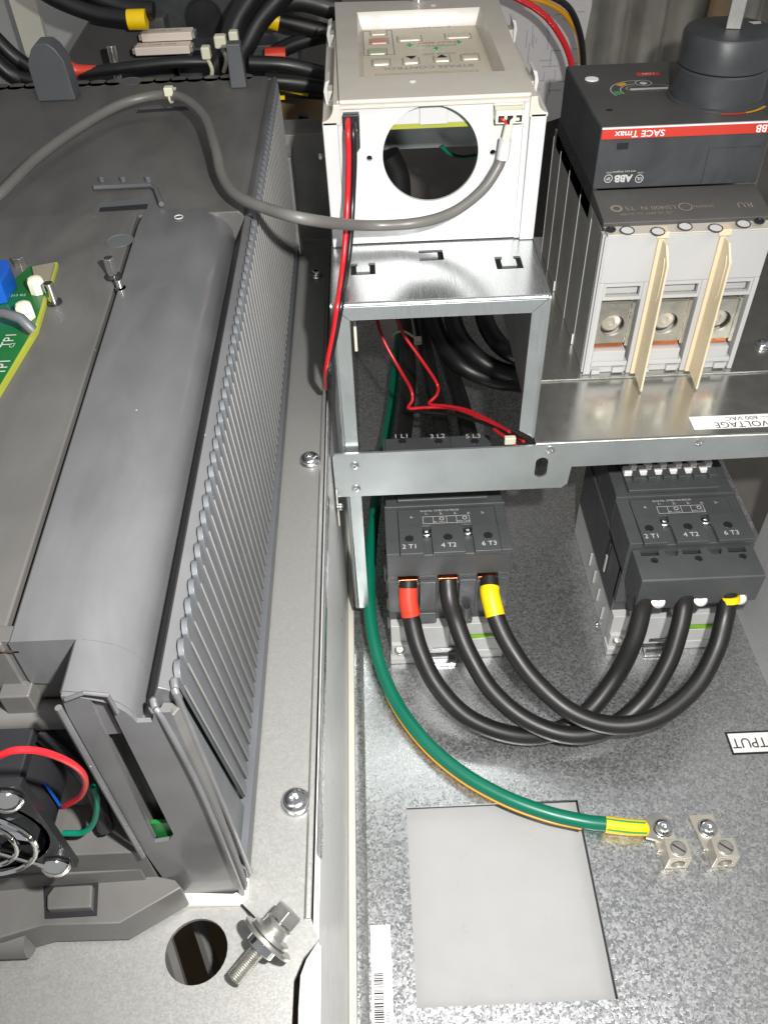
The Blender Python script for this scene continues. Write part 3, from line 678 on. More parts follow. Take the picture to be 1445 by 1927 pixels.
q = U(815, 10, 'z', zt); part('locating_pin', MB().lathe([(2.1, 0), (2.1, .5), (1.4, .8), (.01, .8)], (q.x, q.y, zt)), 'white', W)
q = U(787, 2, 'z', zt)
part('door_stud', MB().cyl((q.x, q.y, zt), 4.6, 9, 16).cyl((q.x, q.y, zt + 9), 6.5, 2, 20), 'chrome', W, .3)
# snap latches on both flanks
for px, py, s_ in ((612, 170, -1), (618, 65, -1), (1008, 150, 1), (958, 55, 1)):
    y0 = U(px, py, 'z', 394).y; xx = -19.5 if s_ < 0 else 95
    if s_ > 0 and py < 100: xx = 97
    part('snap_latch', MB().prism([(xx + s_ * 4, y0 - 8, 384), (xx + s_ * 5.5, y0 - 8, 396), (xx + s_ * 4.2, y0 - 8, 401), (xx + s_ * 1.5, y0 - 8, 402), (xx + s_ * 3, y0 - 8, 398), (xx + s_ * 3.2, y0 - 8, 384)], (0, 16, 0)), 'white', W, .4)
    part('latch_block', MB().box(min(xx, xx + s_ * 3.4), max(xx, xx + s_ * 3.4), y0 - 5, y0 + 6, 386, 395), 'cream', W, .5)
for s_, xa in ((-1, -20.7), (1, 97)):
    pts = []
    for k in range(7):
        a = R(90 * k / 6); pts.append((xa + s_ * (5 - 6.5 * math.sin(a)) , 388.2 + 9 * (1 - math.cos(a))))
    pts = [(xa + s_ * 5, 386)] + pts + [(xa - s_ * 5.5, 397), (xa - s_ * 5.5, 386)]
    part('shoulder', MB().prism([(a, wy - 3, c) for a, c in pts], (0, 180, 0)), 'cream', W, .3)
# things seen inside through the round hole
part('inner_board', MB().box(-12, 88, 104, 250, 378, 380), 'pcb', W)
part('inner_display', MB().box(12, 66, 103, 126, 380.2, 395), 'white', W, .5)
part('display_tab', MB().box(30, 46, 101.5, 103, 380.2, 395), 'white', W, .3)
part('board_rim', MB().box(-12, 88, 103.2, 104, 377.6, 380.4), 'pcb_edge', W)
# plugs
q = U(660, 236, 'y', wy); part('power_plug', MB().box(q.x - 4.2, q.x + 5, 88, 100, 384, 392), 'black', W, .5)
# sensor connector
q = U(957, 212, 'y', 90)
CN = part('connector', MB().box(q.x - 8, q.x + 8, 84, 96, q.z - 4, q.z + 3), 'nylon', W, .5)
part('connector_header', MB().box(q.x - 8.5, q.x + 8.5, 92, 99, q.z + 3.2, q.z + 8), 'white', W, .4)
for k in (-1, 0, 1): part('pin_hole', MB().box(q.x + k * 5 - 1.7, q.x + k * 5 + 1.7, 83.8, 84.2, q.z - 3, q.z + .6), 'black', CN)
cq = q

# ================================================================== cables crossing the box
def cable(name, pts, r, mat, label, cat='cable', n=14, smooth=10):
    return single(name, MB().tube(pts, r, n, smooth), mat, label, cat)
# thick grey sensor lead
GC = thing('grey_lead', 'long grey lead arching from the drive top to the white box connector', 'cable', (-40, 60, 365))
gp = [U(-30, 378, 'z', 368), U(0, 366, 'z', 370), U(70, 298, 'z', 372), U(150, 240, 'z', 374), U(230, 196, 'z', 376), U(300, 179, 'z', 378), U(345, 185, 'z', 379), U(385, 220, 'z', 377), U(406, 280, 'z', 374), U(418, 330, 'z', 371), U(445, 367, 'z', 371), U(500, 392, 'z', 373), U(580, 413, 'z', 372),
      U(680, 424, 'y', 52), U(780, 420, 'y', 56), U(850, 400, 'y', 66), U(905, 360, 'y', 76), U(935, 318, 'y', 82), U(945, 292, 'y', 84)]
part('jacket', MB().tube(gp, 3.05, 16, 10), 'grey_cable', GC)
p0, p1, p2 = U(945, 300, 'y', 83), U(949, 275, 'y', 84), U(951, 262, 'y', 84)
part('heat_shrink', MB().tube([p0, p1, p2], 3.6, 16, 4), 'white', GC)
part('inner_sheath', MB().tube([p2, U(955, 245, 'y', 84), U(958, 233, 'y', 84)], 2.3, 14, 4), 'nylon', GC)
for k, mt_ in ((-1, 'red_wire'), (0, 'black_wire'), (1, 'nylon')):
    part('core_wire', MB().tube([U(957 + k * 2, 236, 'y', 83.6), U(956 + k * 8, 226, 'y', 83), (cq.x + k * 5, 84, cq.z - 1.5)], .9, 8, 5), mt_, GC)
ZT = thing('zip_tie', 'small white nylon tie round the grey lead above the drive', 'zip tie', (-135, 215, 380))
q = U(322, 181, 'z', 378)
part('strap', MB().torus(q, 3.7, .8, (1, -.15, 0), 20, 6), 'nylon', ZT)
part('tie_head', MB().box(q.x - 3.2, q.x + 2.6, q.y - 4.5, q.y + 1, q.z + 1, q.z + 6.4), 'nylon', ZT, .8)
part('tie_tail', MB().box(q.x - .5, q.x + 3, q.y + 1, q.y + 7, q.z + 2, q.z + 3.2), 'nylon', ZT, .3)
# red and black pair down the front
rp = lambda dx: [U(655 + dx, 226, 'y', 88), U(655 + dx, 250, 'y', 80), U(656 + dx * 1.1, 300, 'y', 78), U(654 + dx, 380, 'y', 74), U(650 + dx, 450, 'y', 62), U(644 + dx * .9, 510, 'z', 318), U(636 + dx * .7, 570, 'y', 19), U(627 + dx * .45, 630, 'y', 17), U(617 + dx * .4, 680, 'y', 16), U(613 + dx * .3, 702, 'y', 22), U(614 + dx * .2, 730, 'y', 40)]
cable('red_lead', rp(0), 1.75, 'red_wire', 'red lead hanging down the front of the white control box', 'wire', 12)
cable('black_lead', rp(9.5), 1.75, 'black_wire', 'black lead hanging beside the red one in front of the white control box', 'wire', 12)

# ================================================================== circuit breaker
K_ = thing('circuit_breaker', 'large moulded circuit breaker with dark cover, round rotary base and cream phase barriers', 'circuit breaker', (200, 180, 205.4))
bx0, bx1, by = 147.7, 253.2, 89.8
zb0 = 205.6
# light grey body made of pillars, header and base so the terminal bays are real recesses
part('body', MB().box(bx0 + 1.2, bx1 - 1.2, 112, 262, zb0, 311), 'grey', K_, .6)
part('header', MB().box(bx0, bx1, by, 112, 278, 311.4), 'grey', K_, .8)
part('top_ledge', MB().box(bx0, bx1, by - .3, 101, 311.5, 312.6), 'cream', K_, .3)
colx = [(bx0, 151.2), (177, 186.5), (215.5, 225), (249.8, bx1)]
for a, b_ in colx: part('pillar', MB().box(a, b_, by, 112, zb0, 278), 'grey', K_, .6)
bays = [(151.2, 177), (186.5, 215.5), (225, 249.8)]
for a, b_ in bays:
    part('bay_frame', MB().flat(rect(a, 265, b_, 278), [rect(a + 1.5, 267.5, b_ - 1.5, 275)], -3, (0, by + 1, 0), (1, 0, 0), (0, 0, 1)), 'grey', K_)
    part('bay_slot_back', MB().box(a + 1, b_ - 1, by + 8, by + 9, 266, 278), 'grey', K_)
    part('clamp_strip', MB().box(a, b_ - 1, by + 10, by + 11, 258, 266), 'nickel', K_)  # nickel strip set back above the terminal plate
    cxm = (a + b_ - 4) / 2
    part('terminal', MB().flat(rect(a + .3, 230, b_ - 4.5, 261), [circ(cxm, 244, 8.2, 28)], -2, (0, by + 3, 0), (1, 0, 0), (0, 0, 1)), 'silver', K_)
    part('clamp_screw', MB().lathe([(8, -1), (7.4, .2), (6.2, .8), (3.2, .2), (2.6, -1.4), (.01, -2)], (cxm, by + 8, 244), 28, (0, -1, 0)), 'nickel', K_)
    part('clamp_tongue', MB().box(b_ - 4.3, b_ - 2.2, by + 1.5, 112, 228, 262), 'silver', K_, .2)
    part('copper_bar', MB().box(a + 1.5, b_ - 5, by + 4, by + 9, 226, 229.6), 'copper', K_)
    part('bay_sill', MB().prism([(a, by + .5, 224.5), (a, by + .5, 215), (a, 111, 215), (a, 111, 225.5)], (b_ - a - 3, 0, 0)), 'grey', K_, .4)
    part('bay_sill', MB().box(a - .5, b_ - 1, by - 1.2, by + 6, 213.2, 216.6), 'grey', K_, .3)
    part('bay_foot', MB().box(a, b_, by + 2.5, 111, zb0, 213), 'grey', K_, .3)
    part('foot_lug', MB().box(a + 1, a + 7, by - .3, by + 4, zb0, 209), 'grey', K_, .3)
    part('foot_lug', MB().box(b_ - 10, b_ - 2, by - .3, by + 4, zb0 + 1, 211), 'grey', K_, .3)
# phase barriers
for cx in (182, 221):
    part('barrier_root', MB().box(cx - 2.3, cx + 1.6, by - 2.2, by + 1, 206.5, 309), 'barrier', K_, .3)
    yo = by - 19
    prof = [(by - 2, 308), (yo + 8, 308.5), (yo, 298), (yo - 2.5, 199 + 6), (yo - 3, 205.0), (by - 2, 222)] if 0 else [(by - 2.3, 309), (yo + 9, 309), (yo, 300), (yo - 3, 205.4), (by - 2.3, 208)]
    part('phase_barrier', MB().prism([(cx + .2, a, b_) for a, b_ in prof], (1.4, 0, 0)), 'barrier', K_, .25)
    part('barrier_rib', MB().tube([(cx - .1, yo + 6, 302), (cx - .1, yo + 3.5, 296), (cx - .1, yo + 3.2, 276), (cx - .1, yo + 6, 271)], .35, 6, 0), 'barrier', K_)
    part('barrier_cap', MB().box(cx - 3.4, cx + 4.6, by - 1.5, by + 7, 309.2, 313.6), 'barrier', K_, .5)
# dark terminal shroud with its row of holes
shr = [(101, 312), (101, 315.5), (118, 320), (136, 324), (136, 300), (113, 300), (101, 311.8)]
holes_px = [(1181, 426), (1239, 427), (1290, 419), (1348, 421), (1400, 414)]
part('shroud', MB().prism([(bx0 - 1, a, c) for a, c in [(100.2, 311.6), (100.2, 315.2), (104, 316.4), (137, 320.4), (137, 311.6)]], (bx1 - bx0 + 2, 0, 0)), 'breaker_top', K_, .6)
part('shroud_skirt', MB().box(bx0 - 1.2, bx0 + 1, 101, 262, 290, 312), 'black', K_, .3)
def sl(x, y, off=.1): return Vector((x, y, 316.4 + (y - 104) * .121 + off))
for px, py in holes_px:
    q = U(px, py, 'z', 317.4); nz = Vector((0, -.121, 1)).normalized()
    part('hole_rim', MB().lathe([(4.6, 0), (4.6, .25), (3.9, .3), (3.8, .1)], sl(q.x, q.y, 0), 24, nz, False), 'breaker', K_)
    part('hole_floor', MB().lathe([(3.8, .14), (.01, .14)], sl(q.x, q.y - .4, 0), 24, nz, False), 'white', K_)
for px, py in ((1150, 425), (1430, 410)):
    q = U(px, py, 'z', 317.4); part('cover_screw', MB().lathe([(3.2, 0), (3.2, .4), (2, .6), (1.8, .2), (.01, .2)], sl(q.x, q.y, 0), 20, (0, -.121, 1)), 'black', K_)
ey_s = Vector((0, 1, .121)).normalized()
for i, px in enumerate((1160, 1185, 1212, 1238, 1262, 1290, 1325)):
    q = U(px, 388 - (px - 1160) * .03, 'z', 319.5)
    ring2(sl(q.x, q.y), 3.2 if i != 5 else 4.2, 1.6 if i != 5 else .8, 'goldprint', K_, 'printed_mark', (0, -.121, 1), .2, 14) if i in (0, 5) else text(['', 'T5', 'N', '400', 'LSI', '', '50/60Hz'][i], 6 if i != 6 else 4, sl(q.x, q.y), 'goldprint', K_, (1, 0, 0), ey_s, 'printed_mark', True, t=.2)
q = U(1402, 380, 'z', 319.5); text('RU', 8, sl(q.x, q.y), 'goldprint', K_, (1, 0, 0), ey_s, 'printed_mark', True, t=.2)
q = U(1175, 398, 'z', 319); text('CE  Ue 690V  Icu  In=400', 3.2, sl(q.x + 14, q.y), 'goldprint', K_, (1, 0, 0), ey_s, 'printed_mark', True, t=.2)
# dark upper cover
cov = MB().loft([[Vector((bx0 - 1.4, 136.6, z)), Vector((bx1 + 1.4, 136.6, z)), Vector((bx1 + 1.4, 257, z)), Vector((bx0 - 1.4, 257, z))] for z in (321, 360)])
CV = part('cover', cov, 'breaker', K_, 1.0)
part('cover_top', MB().box(bx0 - .6, bx1 + .8, 138.4, 256, 359.5, 360.4), 'breaker_top', K_, .3)
part('rear_cover', MB().box(bx0 + 40, bx1 + 60, 257, 262, 300, 352), 'breaker', K_)
part('cover_skirt', MB().box(bx0 - 1.4, bx0 + 2, 137, 262, 300, 321), 'black', K_, .3)
part('red_stripe', MB().box(bx0 - .8, bx1 + 1.2, 135.9, 136.7, 353.6, 359.6), 'redprint', K_, .15)
part('stripe_edge', MB().box(bx0 - .8, bx1 + 1.2, 136.0, 137.4, 359.7, 360.5), 'label', K_, .1)
text('SACE Tmax', 5.6, (171, 135.9, 356.6), 'label', K_, (1, 0, 0), (0, 0, 1), flip=True, t=.1, bold=.06, sx=1.15)
text('ABB', 6.4, (250, 135.9, 356.7), 'label', K_, (1, 0, 0), (0, 0, 1), flip=True, t=.1, bold=.1)
q = U(1171, 275, 'y', 136.5); part('inspection_slot', MB().box(q.x - 3.6, q.x + 3.6, 136.2, 136.7, q.z - 2, q.z + 2), 'black', K_)
q = U(1172, 335, 'y', 136.5)
text('ABB', 6.4, (q.x, 136.5, q.z), 'print', K_, (1, 0, 0), (0, 0, 1), 'logo', True, t=.12, bold=.25)
text('sace s.p.a. bergamo', 1.9, (q.x, 136.5, q.z + 4.2), 'print', K_, (1, 0, 0), (0, 0, 1), flip=True, t=.12)
for px, s_ in ((1144, 'SP'), (1202, 'UL')):
    q = U(px, 336, 'y', 136.5); ring2((q.x, 136.5, q.z), 2.5, .45, 'print', K_, 'approval_ring', (0, -1, 0), .12)
    text(s_, 2.7, (q.x, 136.5, q.z), 'print', K_, (1, 0, 0), (0, 0, 1), 'approval_mark', True, t=.12, bold=.05)
    text('LISTED', 1.3, (q.x, 136.5, q.z + 4), 'print', K_, (1, 0, 0), (0, 0, 1), 'approval_mark', True, t=.12)
# marks on the cover top
def kt(px, py): q = U(px, py, 'z', 360.5); return Vector((q.x, q.y, 360.42))
q = kt(1113, 149); part('test_button', MB().lathe([(4.8, 0), (4.6, .5), (.01, .6)], q), 'label', K_)
q = kt(1146, 207); part('cover_recess', MB().lathe([(2.2, 0), (2.2, .15), (.01, .1)], q), 'black', K_)
c_ = kt(1202, 170); 
X_, Y_ = (1, 0, 0), (0, 1, 0)
ring2(c_, 19, .6, 'print', K_, 'dial_line', t=.08, a0=75, a1=205, ex=X_, ey=Y_); ring2(c_, 12.5, .6, 'print', K_, 'dial_line', t=.08, a0=90, a1=205, ex=X_, ey=Y_)
ring2(c_, 15.7, 4.2, 'greenprint', K_, 'dial_segment', t=.08, a0=180, a1=203, ex=X_, ey=Y_)
ring2(c_, 15.7, 4.2, 'orangeprint', K_, 'dial_segment', t=.08, a0=112, a1=138, ex=X_, ey=Y_)
q = kt(1216, 139); part('dial_segment', MB().box(q.x - 7, q.x + 9, q.y - 3, q.y + 3, 360.42, 360.5), 'redprint', K_)
text('I ON', 4, q + Vector((1, 0, .1)), 'label', K_, flip=True, t=.1)
q = kt(1220, 165); part('dial_pointer', MB().box(q.x - 13, q.x + 13, q.y - 3, q.y, 360.42, 360.52), 'print', K_)
ring2(q + Vector((0, 0, 0)), 15.5, .5, 'print', K_, 'dial_line', t=.09, ex=X_, ey=Y_, ry=.42)
q = kt(1210, 156); ring2(q, 5.5, .6, 'print', K_, 'dial_line', t=.09, ex=X_, ey=Y_); part('dial_dot', MB().lathe([(2.6, .05), (2.4, .15), (.01, .15)], q), 'print', K_)
# rotary base and shaft
kc = Vector((232.5, 184, 360.4))
part('rotary_base', MB().lathe([(31.5, 0), (31.5, .8), (29.6, 1.6), (29.2, 19), (28.2, 20)], kc, 56), 'breaker', K_)
part('rotary_collar', MB().lathe([(27.6, 20.4), (28.6, 21), (28.6, 38), (27.4, 40.2), (25, 41), (.01, 41)], kc, 56), 'breaker', K_)
part('dial_segment', MB().lathe([(31, .9), (31, 1.0)], kc, 8), 'orangeprint', K_)
ring2(kc + Vector((0, 0, .2)), 34, 2.6, 'redprint', K_, 'dial_segment', t=.12, a0=258, a1=285, ex=X_, ey=Y_)
ring2(kc + Vector((0, 0, .2)), 34, 2.2, 'orangeprint', K_, 'dial_segment', t=.12, a0=286, a1=318, ex=X_, ey=Y_)
part('drive_shaft', MB().cyl(kc + Vector((1, 0, 41)), 6.4, 90, 4, 'z', rot=.5), 'side_plate', K_, .6)
q = kc + Vector((18, 8, 41.1)); part('index_mark', MB().add([q + Vector((-4, 2, .05)), q + Vector((4, 2, .05)), q + Vector((3, -3, .05)), q + Vector((-2, -4, .05))], [(0, 1, 2, 3)]), 'print', K_)
# dark side plates with pale edges
yl = [by + 11, 128, 165, 205, 240, 270]
for i in range(5):
    part('side_panel', MB().box(bx0 - 1.4, bx0 - .1, yl[i] + .6, yl[i + 1] - .6, 206, 311), 'shield', K_, .15)
    part('panel_edge', MB().box(bx0 - 1.7, bx0 - .2, yl[i + 1] - .5, yl[i + 1] + .3, 206, 305), 'print', K_)
    if i in (1, 3): part('panel_tab', MB().box(bx0 - 2.4, bx0 - .5, yl[i] + 1, yl[i] + 2.5, 205.8, 214), 'label', K_, .2)
part('corner_trim', MB().box(bx0 - 1.2, bx0, by, by + 1.6, 205.8, 311), 'grey', K_)
part('corner_trim', MB().box(bx0 - 2.2, bx0 - .2, by + 3, by + 8.5, 205.8, 311), 'grey', K_, .3)
part('label_panel', MB().box(bx0 + 70, bx1 - 2, 135.8, 136.4, 322, 345), 'breaker', K_)

# ================================================================== contactors
def contactor(loc, label, second=False):
    ox, oy, oz = loc
    T = thing('contactor', label, 'contactor', (ox + 45, oy + 40, 0), 'dark grey three-pole contactors on the lower plate')
    def bx(a, b_, c, d, e, f): return MB().box(ox + a, ox + b_, oy + c, oy + d, oz + e, oz + f)
    # pale base
    part('base', bx(1, 89, 4, 130, .5, 40), 'base_grey', T, .8)
    for a, b_, c, e, f in ((1, 20, -6, .5, 22), (25, 47, -4, 6, 40), (60, 89, -5, 8, 24), (60, 89, -2, 26, 40), (47, 60, -2, 12, 30), (1, 14, -3, 22, 42)):
        part('base_step', bx(a, b_, c, 6, e, f), 'base_grey', T, .7)
    part('base_foot', bx(0, 28, -9, 4, .5, 8), 'base_grey', T, .6)
    part('base_foot', bx(58, 90, -6, 4, .5, 10), 'base_grey', T, .6)
    part('base_slot', bx(34, 58, -4.4, -3.2, 9, 13), 'black', T)
    part('rail_spring', MB().box(ox + 30, ox + 52, oy - 13, oy - 4, .6, 3.6), 'steel', T, .4)
    part('lime_stripe', bx(60.5, 88, -4.6, -1.9, 24.2, 26), 'limestripe', T)
    screw('s', '', (ox + 7.5, oy - 6, oz + 16), 4.4, (0, -.45, .89), parent=T, washer=False, mat='bolt')
    # dark body
    part('body', bx(0, 90, 4, 128, 40.5, 92), 'dark', T, .8)
    part('side_cheek', bx(0, 9, -.3, 8, 56, 92), 'dark', T, .8)
    part('side_cheek', bx(82, 90, -.3, 8, 56, 92), 'dark', T, .8)
    part('centre_web', bx(23.5, 36, -2.5, 8, 48, 92), 'dark', T, .8)
    part('centre_web', bx(53, 65.5, -1.5, 8, 50, 92), 'dark', T, .8)
    part('web_cap', bx(22, 36.5, -4.5, 2, 46, 58), 'dark', T, 1)
    part('wire_guide', MB().lathe([(3.8, 0), (3.8, 12), (2.8, 12), (2.6, 2), (.01, 1.6)], (ox + 59, oy - 3.5, oz + 52), 20), 'dark', T)
    part('wire_guide', bx(54.5, 64, -5, 1, 44, 53), 'dark', T, 1.4)
    # front head with three terminal mouths
    for a, b_ in ((0, 7.5), (23, 36.8), (52.3, 65.8), (81.2, 90)):
        part('head_block', bx(a, b_, 0, 44, 88.5, 97), 'dark', T, .3)
    part('head', bx(0, 90, 0, 44.4, 97.1, 119.5), 'dark', T, .8)
    for a, b_ in ((7.5, 23), (36.8, 52.3), (65.8, 81.2)):
        part('terminal_floor', bx(a, b_, 6, 30, 88.4, 91), 'dark', T, .2)
        part('terminal_lip', bx(a - .6, b_ + .6, -1.2, 3, 88.2, 90.2), 'dark', T, .4)
        part('copper_lug', bx(a + .6, b_ - .8, -1, 22, 91.8, 94.4), 'copper', T, .3)
    # top plates: two side cheeks and three raised pads leave the screw channels sunk
    for a, b_, h_ in ((0, 9.6, 122.2), (82.2, 90, 122.4)):
        part('top_cheek', bx(a, b_, -.2, 44.4, 119.4, h_), 'dark', T, .5)
    for a, b_ in ((9.9, 26.8), (33.4, 56.6), (63.2, 82)):
        part('top_pad', bx(a, b_, -1.4, 26, 119.4, 123.4), 'dark', T, .5)
    part('print_panel', bx(9.9, 82, 26.1, 43.5, 119.4, 122.6), 'dark', T, .4)
    for a, s_ in ((17, '2 T1'), (45, '4 T2'), (74, '6 T3')):
        text(s_, 5.9, (ox + a, oy + 5.4, oz + 123.4), 'print', T)
        part('access_hole', MB().lathe([(3.3, .05), (3.2, .16), (.01, .16)], (ox + a, oy + 13.4, oz + 123.4)), 'black', T)
    for a in (30, 60): screw('s', '', (ox + a, oy + 20.5, oz + 120), 4.4, parent=T, washer=False)
    for k, (a, b_) in enumerate(((20, 35.6), (31, 38.5), (42, 38.3), (52.5, 38), (62.5, 37.6), (73, 37.4))):
        text(['6-', '1-', '2-', '3-', '4-', '5-'][k], 3.3, (ox + a, oy + b_, oz + 122.6), 'print', T, name='printed_mark')
    text('Serial No. 1018011101702129', 2.6, (ox + 41, oy + 41.6, oz + 122.6), 'print', T, name='printed_mark', sx=.9)
    part('print_box', MB().flat(rect(28, 28.2, 62.5, 35.6), [rect(28.3, 28.5, 35.6, 35.3), rect(35.9, 28.5, 45.5, 35.3), rect(45.8, 28.5, 52.8, 35.3), rect(53.1, 28.5, 62.2, 35.3)], .05, (ox, oy, oz + 122.72)), 'print', T)
    for a in (42, 59): ring2((ox + a, oy + 33, oz + 122.6), 1.5, .5, 'print', T, 'printed_mark', (0, 0, 1), .14, 14)
    text('M6  7 N\u00b7m', 1.9, (ox + 40, oy + 29.8, oz + 122.6), 'print', T, name='printed_mark')
    text('MAX 1 N\u00b7m', 1.9, (ox + 58, oy + 29.8, oz + 122.6), 'print', T, name='printed_mark')
    # rear part: ledge, coil deck and its row of teeth
    part('ledge', bx(0, 90, 44.5, 47, 100, 125.2), 'dark', T, .5)
    part('deck', bx(1, 89, 47, 90, 92, 124), 'dark', T, .8)
    part('deck_step', bx(10, 78, 48.5, 86, 124, 128), 'dark', T, .8)
    for k in range(6):
        a = 15 + k * 11.4
        part('tooth', bx(a, a + 6, 57, 66, 128, 132.5), 'dark', T, .6)
        if second:
            part('release_lever', bx(a - .3, a + 4.4, 66.5, 79, 130, 136), 'label', T, .7)
            part('release_lever', bx(a - 5.5, a + .5, 63.5, 71, 128.5, 133), 'label', T, .7)
    part('rear_body', bx(1, 89, 90, 128, 92, 122), 'dark', T, .8)
    for a, b_, s_ in ((0, 22, '1 L1'), (26.5, 48, '3 L2'), (53, 68, '5 L3')):
        part('rear_pad', bx(a + 3, b_ + 8, 98, 126, 120, 123.8), 'dark', T, .6)
    for px, s_ in ((755, '1 L1'), (823, '3 L2'), (890, '5 L3')):
        q = U(px, 821, 'z', 124)
        text(s_, 7.2, (ox + q.x, oy + q.y, oz + 123.9), 'print', T)
        part('access_hole', MB().lathe([(3.4, .05), (3.3, .16), (.01, .16)], (ox + q.x + .5, oy + q.y - 6, oz + 123.8)), 'black', T)
    # left flank: vents and catch (seen on the right-hand unit)
    part('side_catch', bx(-1.2, 0, 32, 37, 70, 88), 'black', T, .4)
    part('side_catch', bx(-2.2, -1, 31, 34, 56, 74), 'grey', T, .4)
    for k in range(4): part('side_clip', bx(-1.1, 0.9, 18 + 17 * k, 18.9 + 17 * k, 12 + 3 * k, 27 + 3 * k), 'grey', T, .3)
    return T
contactor((0, 0, 0), 'dark grey contactor with red and yellow sleeved cables, under the steel bar on the left')
contactor((173.5, 0, 0), 'dark grey contactor with white levers and clip-on lug block, on the right', True)

# clip-on lug block of the right contactor
LG = thing('terminal_lug_block', 'dark grey lug cover clipped to the front of the right contactor', 'terminal block', (218, -18, 88))
lx0, lx1, ly0 = 175.8, 261.5, -29
zt_ = 117
ch = []
def lugtop():
    out = [(lx0, ly0), (lx1, ly0), (lx1, -1.8)]
    return out
part('cover_plate', MB().flat([(lx0, ly0), (lx1, ly0), (lx1, -1.8), (lx0, -1.8)],
     [rect(lx0 + 5, -7.5, lx0 + 18, -2.4), [(lx0 + 22 + a, -8.5 + b_) for a, b_ in [(0, 6), (0, 3), (2, 0), (8, 0), (10, 3), (10, 6)]], rect(lx0 + 34.5, -7.5, lx0 + 48, -2.4), [(lx0 + 53 + a, -8.5 + b_) for a, b_ in [(0, 6), (0, 3), (2, 0), (8, 0), (10, 3), (10, 6)]], rect(lx0 + 67, -7.5, lx0 + 80, -2.4)], -3, (0, 0, zt_)), 'dark', LG)
part('front_bend', bend((lx0 + .2, ly0 + .2, zt_ - 1.8), (lx1 - .2, ly0 + .2, zt_ - 1.8), (0, 0, 1), (0, -1, 0), 1.8), 'dark', LG)
mou = [(11, 23), (42, 54), (71.5, 82)]
outl = [(lx0, zt_ - 2), (lx0, 84), (lx0 + 4, 83), (lx0 + 10, 92.5), (lx0 + 19, 93.5), (lx0 + 20, 86), (lx0 + 38, 87), (lx0 + 40, 94), (lx0 + 50, 95), (lx0 + 51, 89), (lx0 + 65, 89.5), (lx0 + 68.5, 96.5), (lx0 + 77.5, 97.5), (lx0 + 79, 90), (lx1 - .5, 91), (lx1, zt_ - 2)]
part('front_skirt', MB().flat(outl, [], -3, (0, ly0 - 1.5, 0), (1, 0, 0), (0, 0, 1)), 'dark', LG)
part('end_wall', MB().box(lx0 - .1, lx0 + 2.8, ly0 + .3, -2, 84, zt_ - .6), 'dark', LG, .6)
part('end_wall', MB().box(lx1 - 2.8, lx1 + .1, ly0 + .3, -2, 90, zt_ - .6), 'dark', LG, .6)
for a in (15, 45, 73):
    part('lug_holder', MB().box(lx0 + a - 8, lx0 + a + 8, ly0 + 10, -2, 95, 112), 'black', LG)
    part('lug', MB().cyl((lx0 + a, ly0 - .5, 96.5), 4.6, 22, 18, 'y'), 'silver', LG, .4)
    part('lug_eye', MB().lathe([(4.9, -2), (4.9, .2), (3, .5), (.01, .2)], (lx0 + a + .5, ly0 - 1.8, 94.2), 24, (0, -.6, .8)), 'bolt', LG)
    q = U({15: 1231, 45: 1314, 73: 1397}[a], {15: 1055, 45: 1051, 73: 1047}[a], 'z', zt_)
    part('cover_hole', MB().lathe([(2.7, .05), (2.6, .16), (.01, .16)], (q.x, q.y, zt_)), 'black', LG)
    part('hole_glint', MB().lathe([(1.5, .17), (.01, .2)], (q.x, q.y - 1, zt_), caps=False), 'steel', LG)

# ================================================================== power cables
CG = 'thick black cables looping between the two contactors'
def power(pts, r, label, sleeve=None, sl_mat=None):
    t = thing('power_cable', label, 'cable', pts[len(pts) // 2], CG)
    part('jacket', MB().tube(pts, r, 20, 12), 'rubber', t)
    if sleeve: part('sleeve', MB().tube(sleeve, r + .45, 20, 8), sl_mat, t)
    return t
def zz(px, py, z): return U(px, py, 'z', z)
def bez(L_): return [zz(*a) for a in L_]
cr = 6.7
P1 = bez([(768, 1092, 91), (768, 1130, 80), (775, 1170, 68), (790, 1225, 54), (822, 1290, 38), (880, 1350, 24), (960, 1382, 15), (1035, 1380, 12), (1105, 1340, 22), (1160, 1270, 42), (1192, 1205, 66), (1207, 1150, 84), (1210, 1122, 94)])
P2 = bez([(842, 1092, 91), (846, 1130, 82), (858, 1170, 70), (882, 1230, 56), (925, 1300, 40), (990, 1355, 29), (1070, 1383, 24), (1145, 1370, 26), (1210, 1320, 38), (1255, 1250, 58), (1277, 1185, 76), (1286, 1140, 88), (1288, 1118, 95)])
P3 = bez([(920, 1088, 91), (922, 1120, 86), (932, 1160, 78), (958, 1215, 66), (1005, 1280, 52), (1075, 1340, 42), (1155, 1365, 38), (1235, 1350, 42), (1305, 1295, 52), (1345, 1225, 66), (1362, 1165, 80), (1368, 1130, 90), (1370, 1112, 96)])
power(P1, cr, 'black power cable with red sleeve on the left contactor, lowest of the three loops', [P1[0] + (P1[1] - P1[0]) * .35, P1[1], P1[1] + (P1[2] - P1[1]) * .72], 'red')
power(P2, cr, 'black power cable without coloured sleeve, middle one of the three loops')
sv = [P3[0] + (P3[1] - P3[0]) * .55, P3[1], P3[2]]
power(P3, cr, 'black power cable with yellow sleeve on the left contactor, uppermost of the three loops', sv, 'yellow')
q = zz(776, 1128, 86)
# yellow end seen under the lug block, right pole
q = U(1373, 1128, 'z', 92); single('sleeve_end', MB().tube([q + Vector((0, 2, 2)), q + Vector((.5, -.5, -2))], 7.0, 16, 3), 'yellow', 'short yellow sleeve end peeking out under the right contactor lug', 'sleeve')

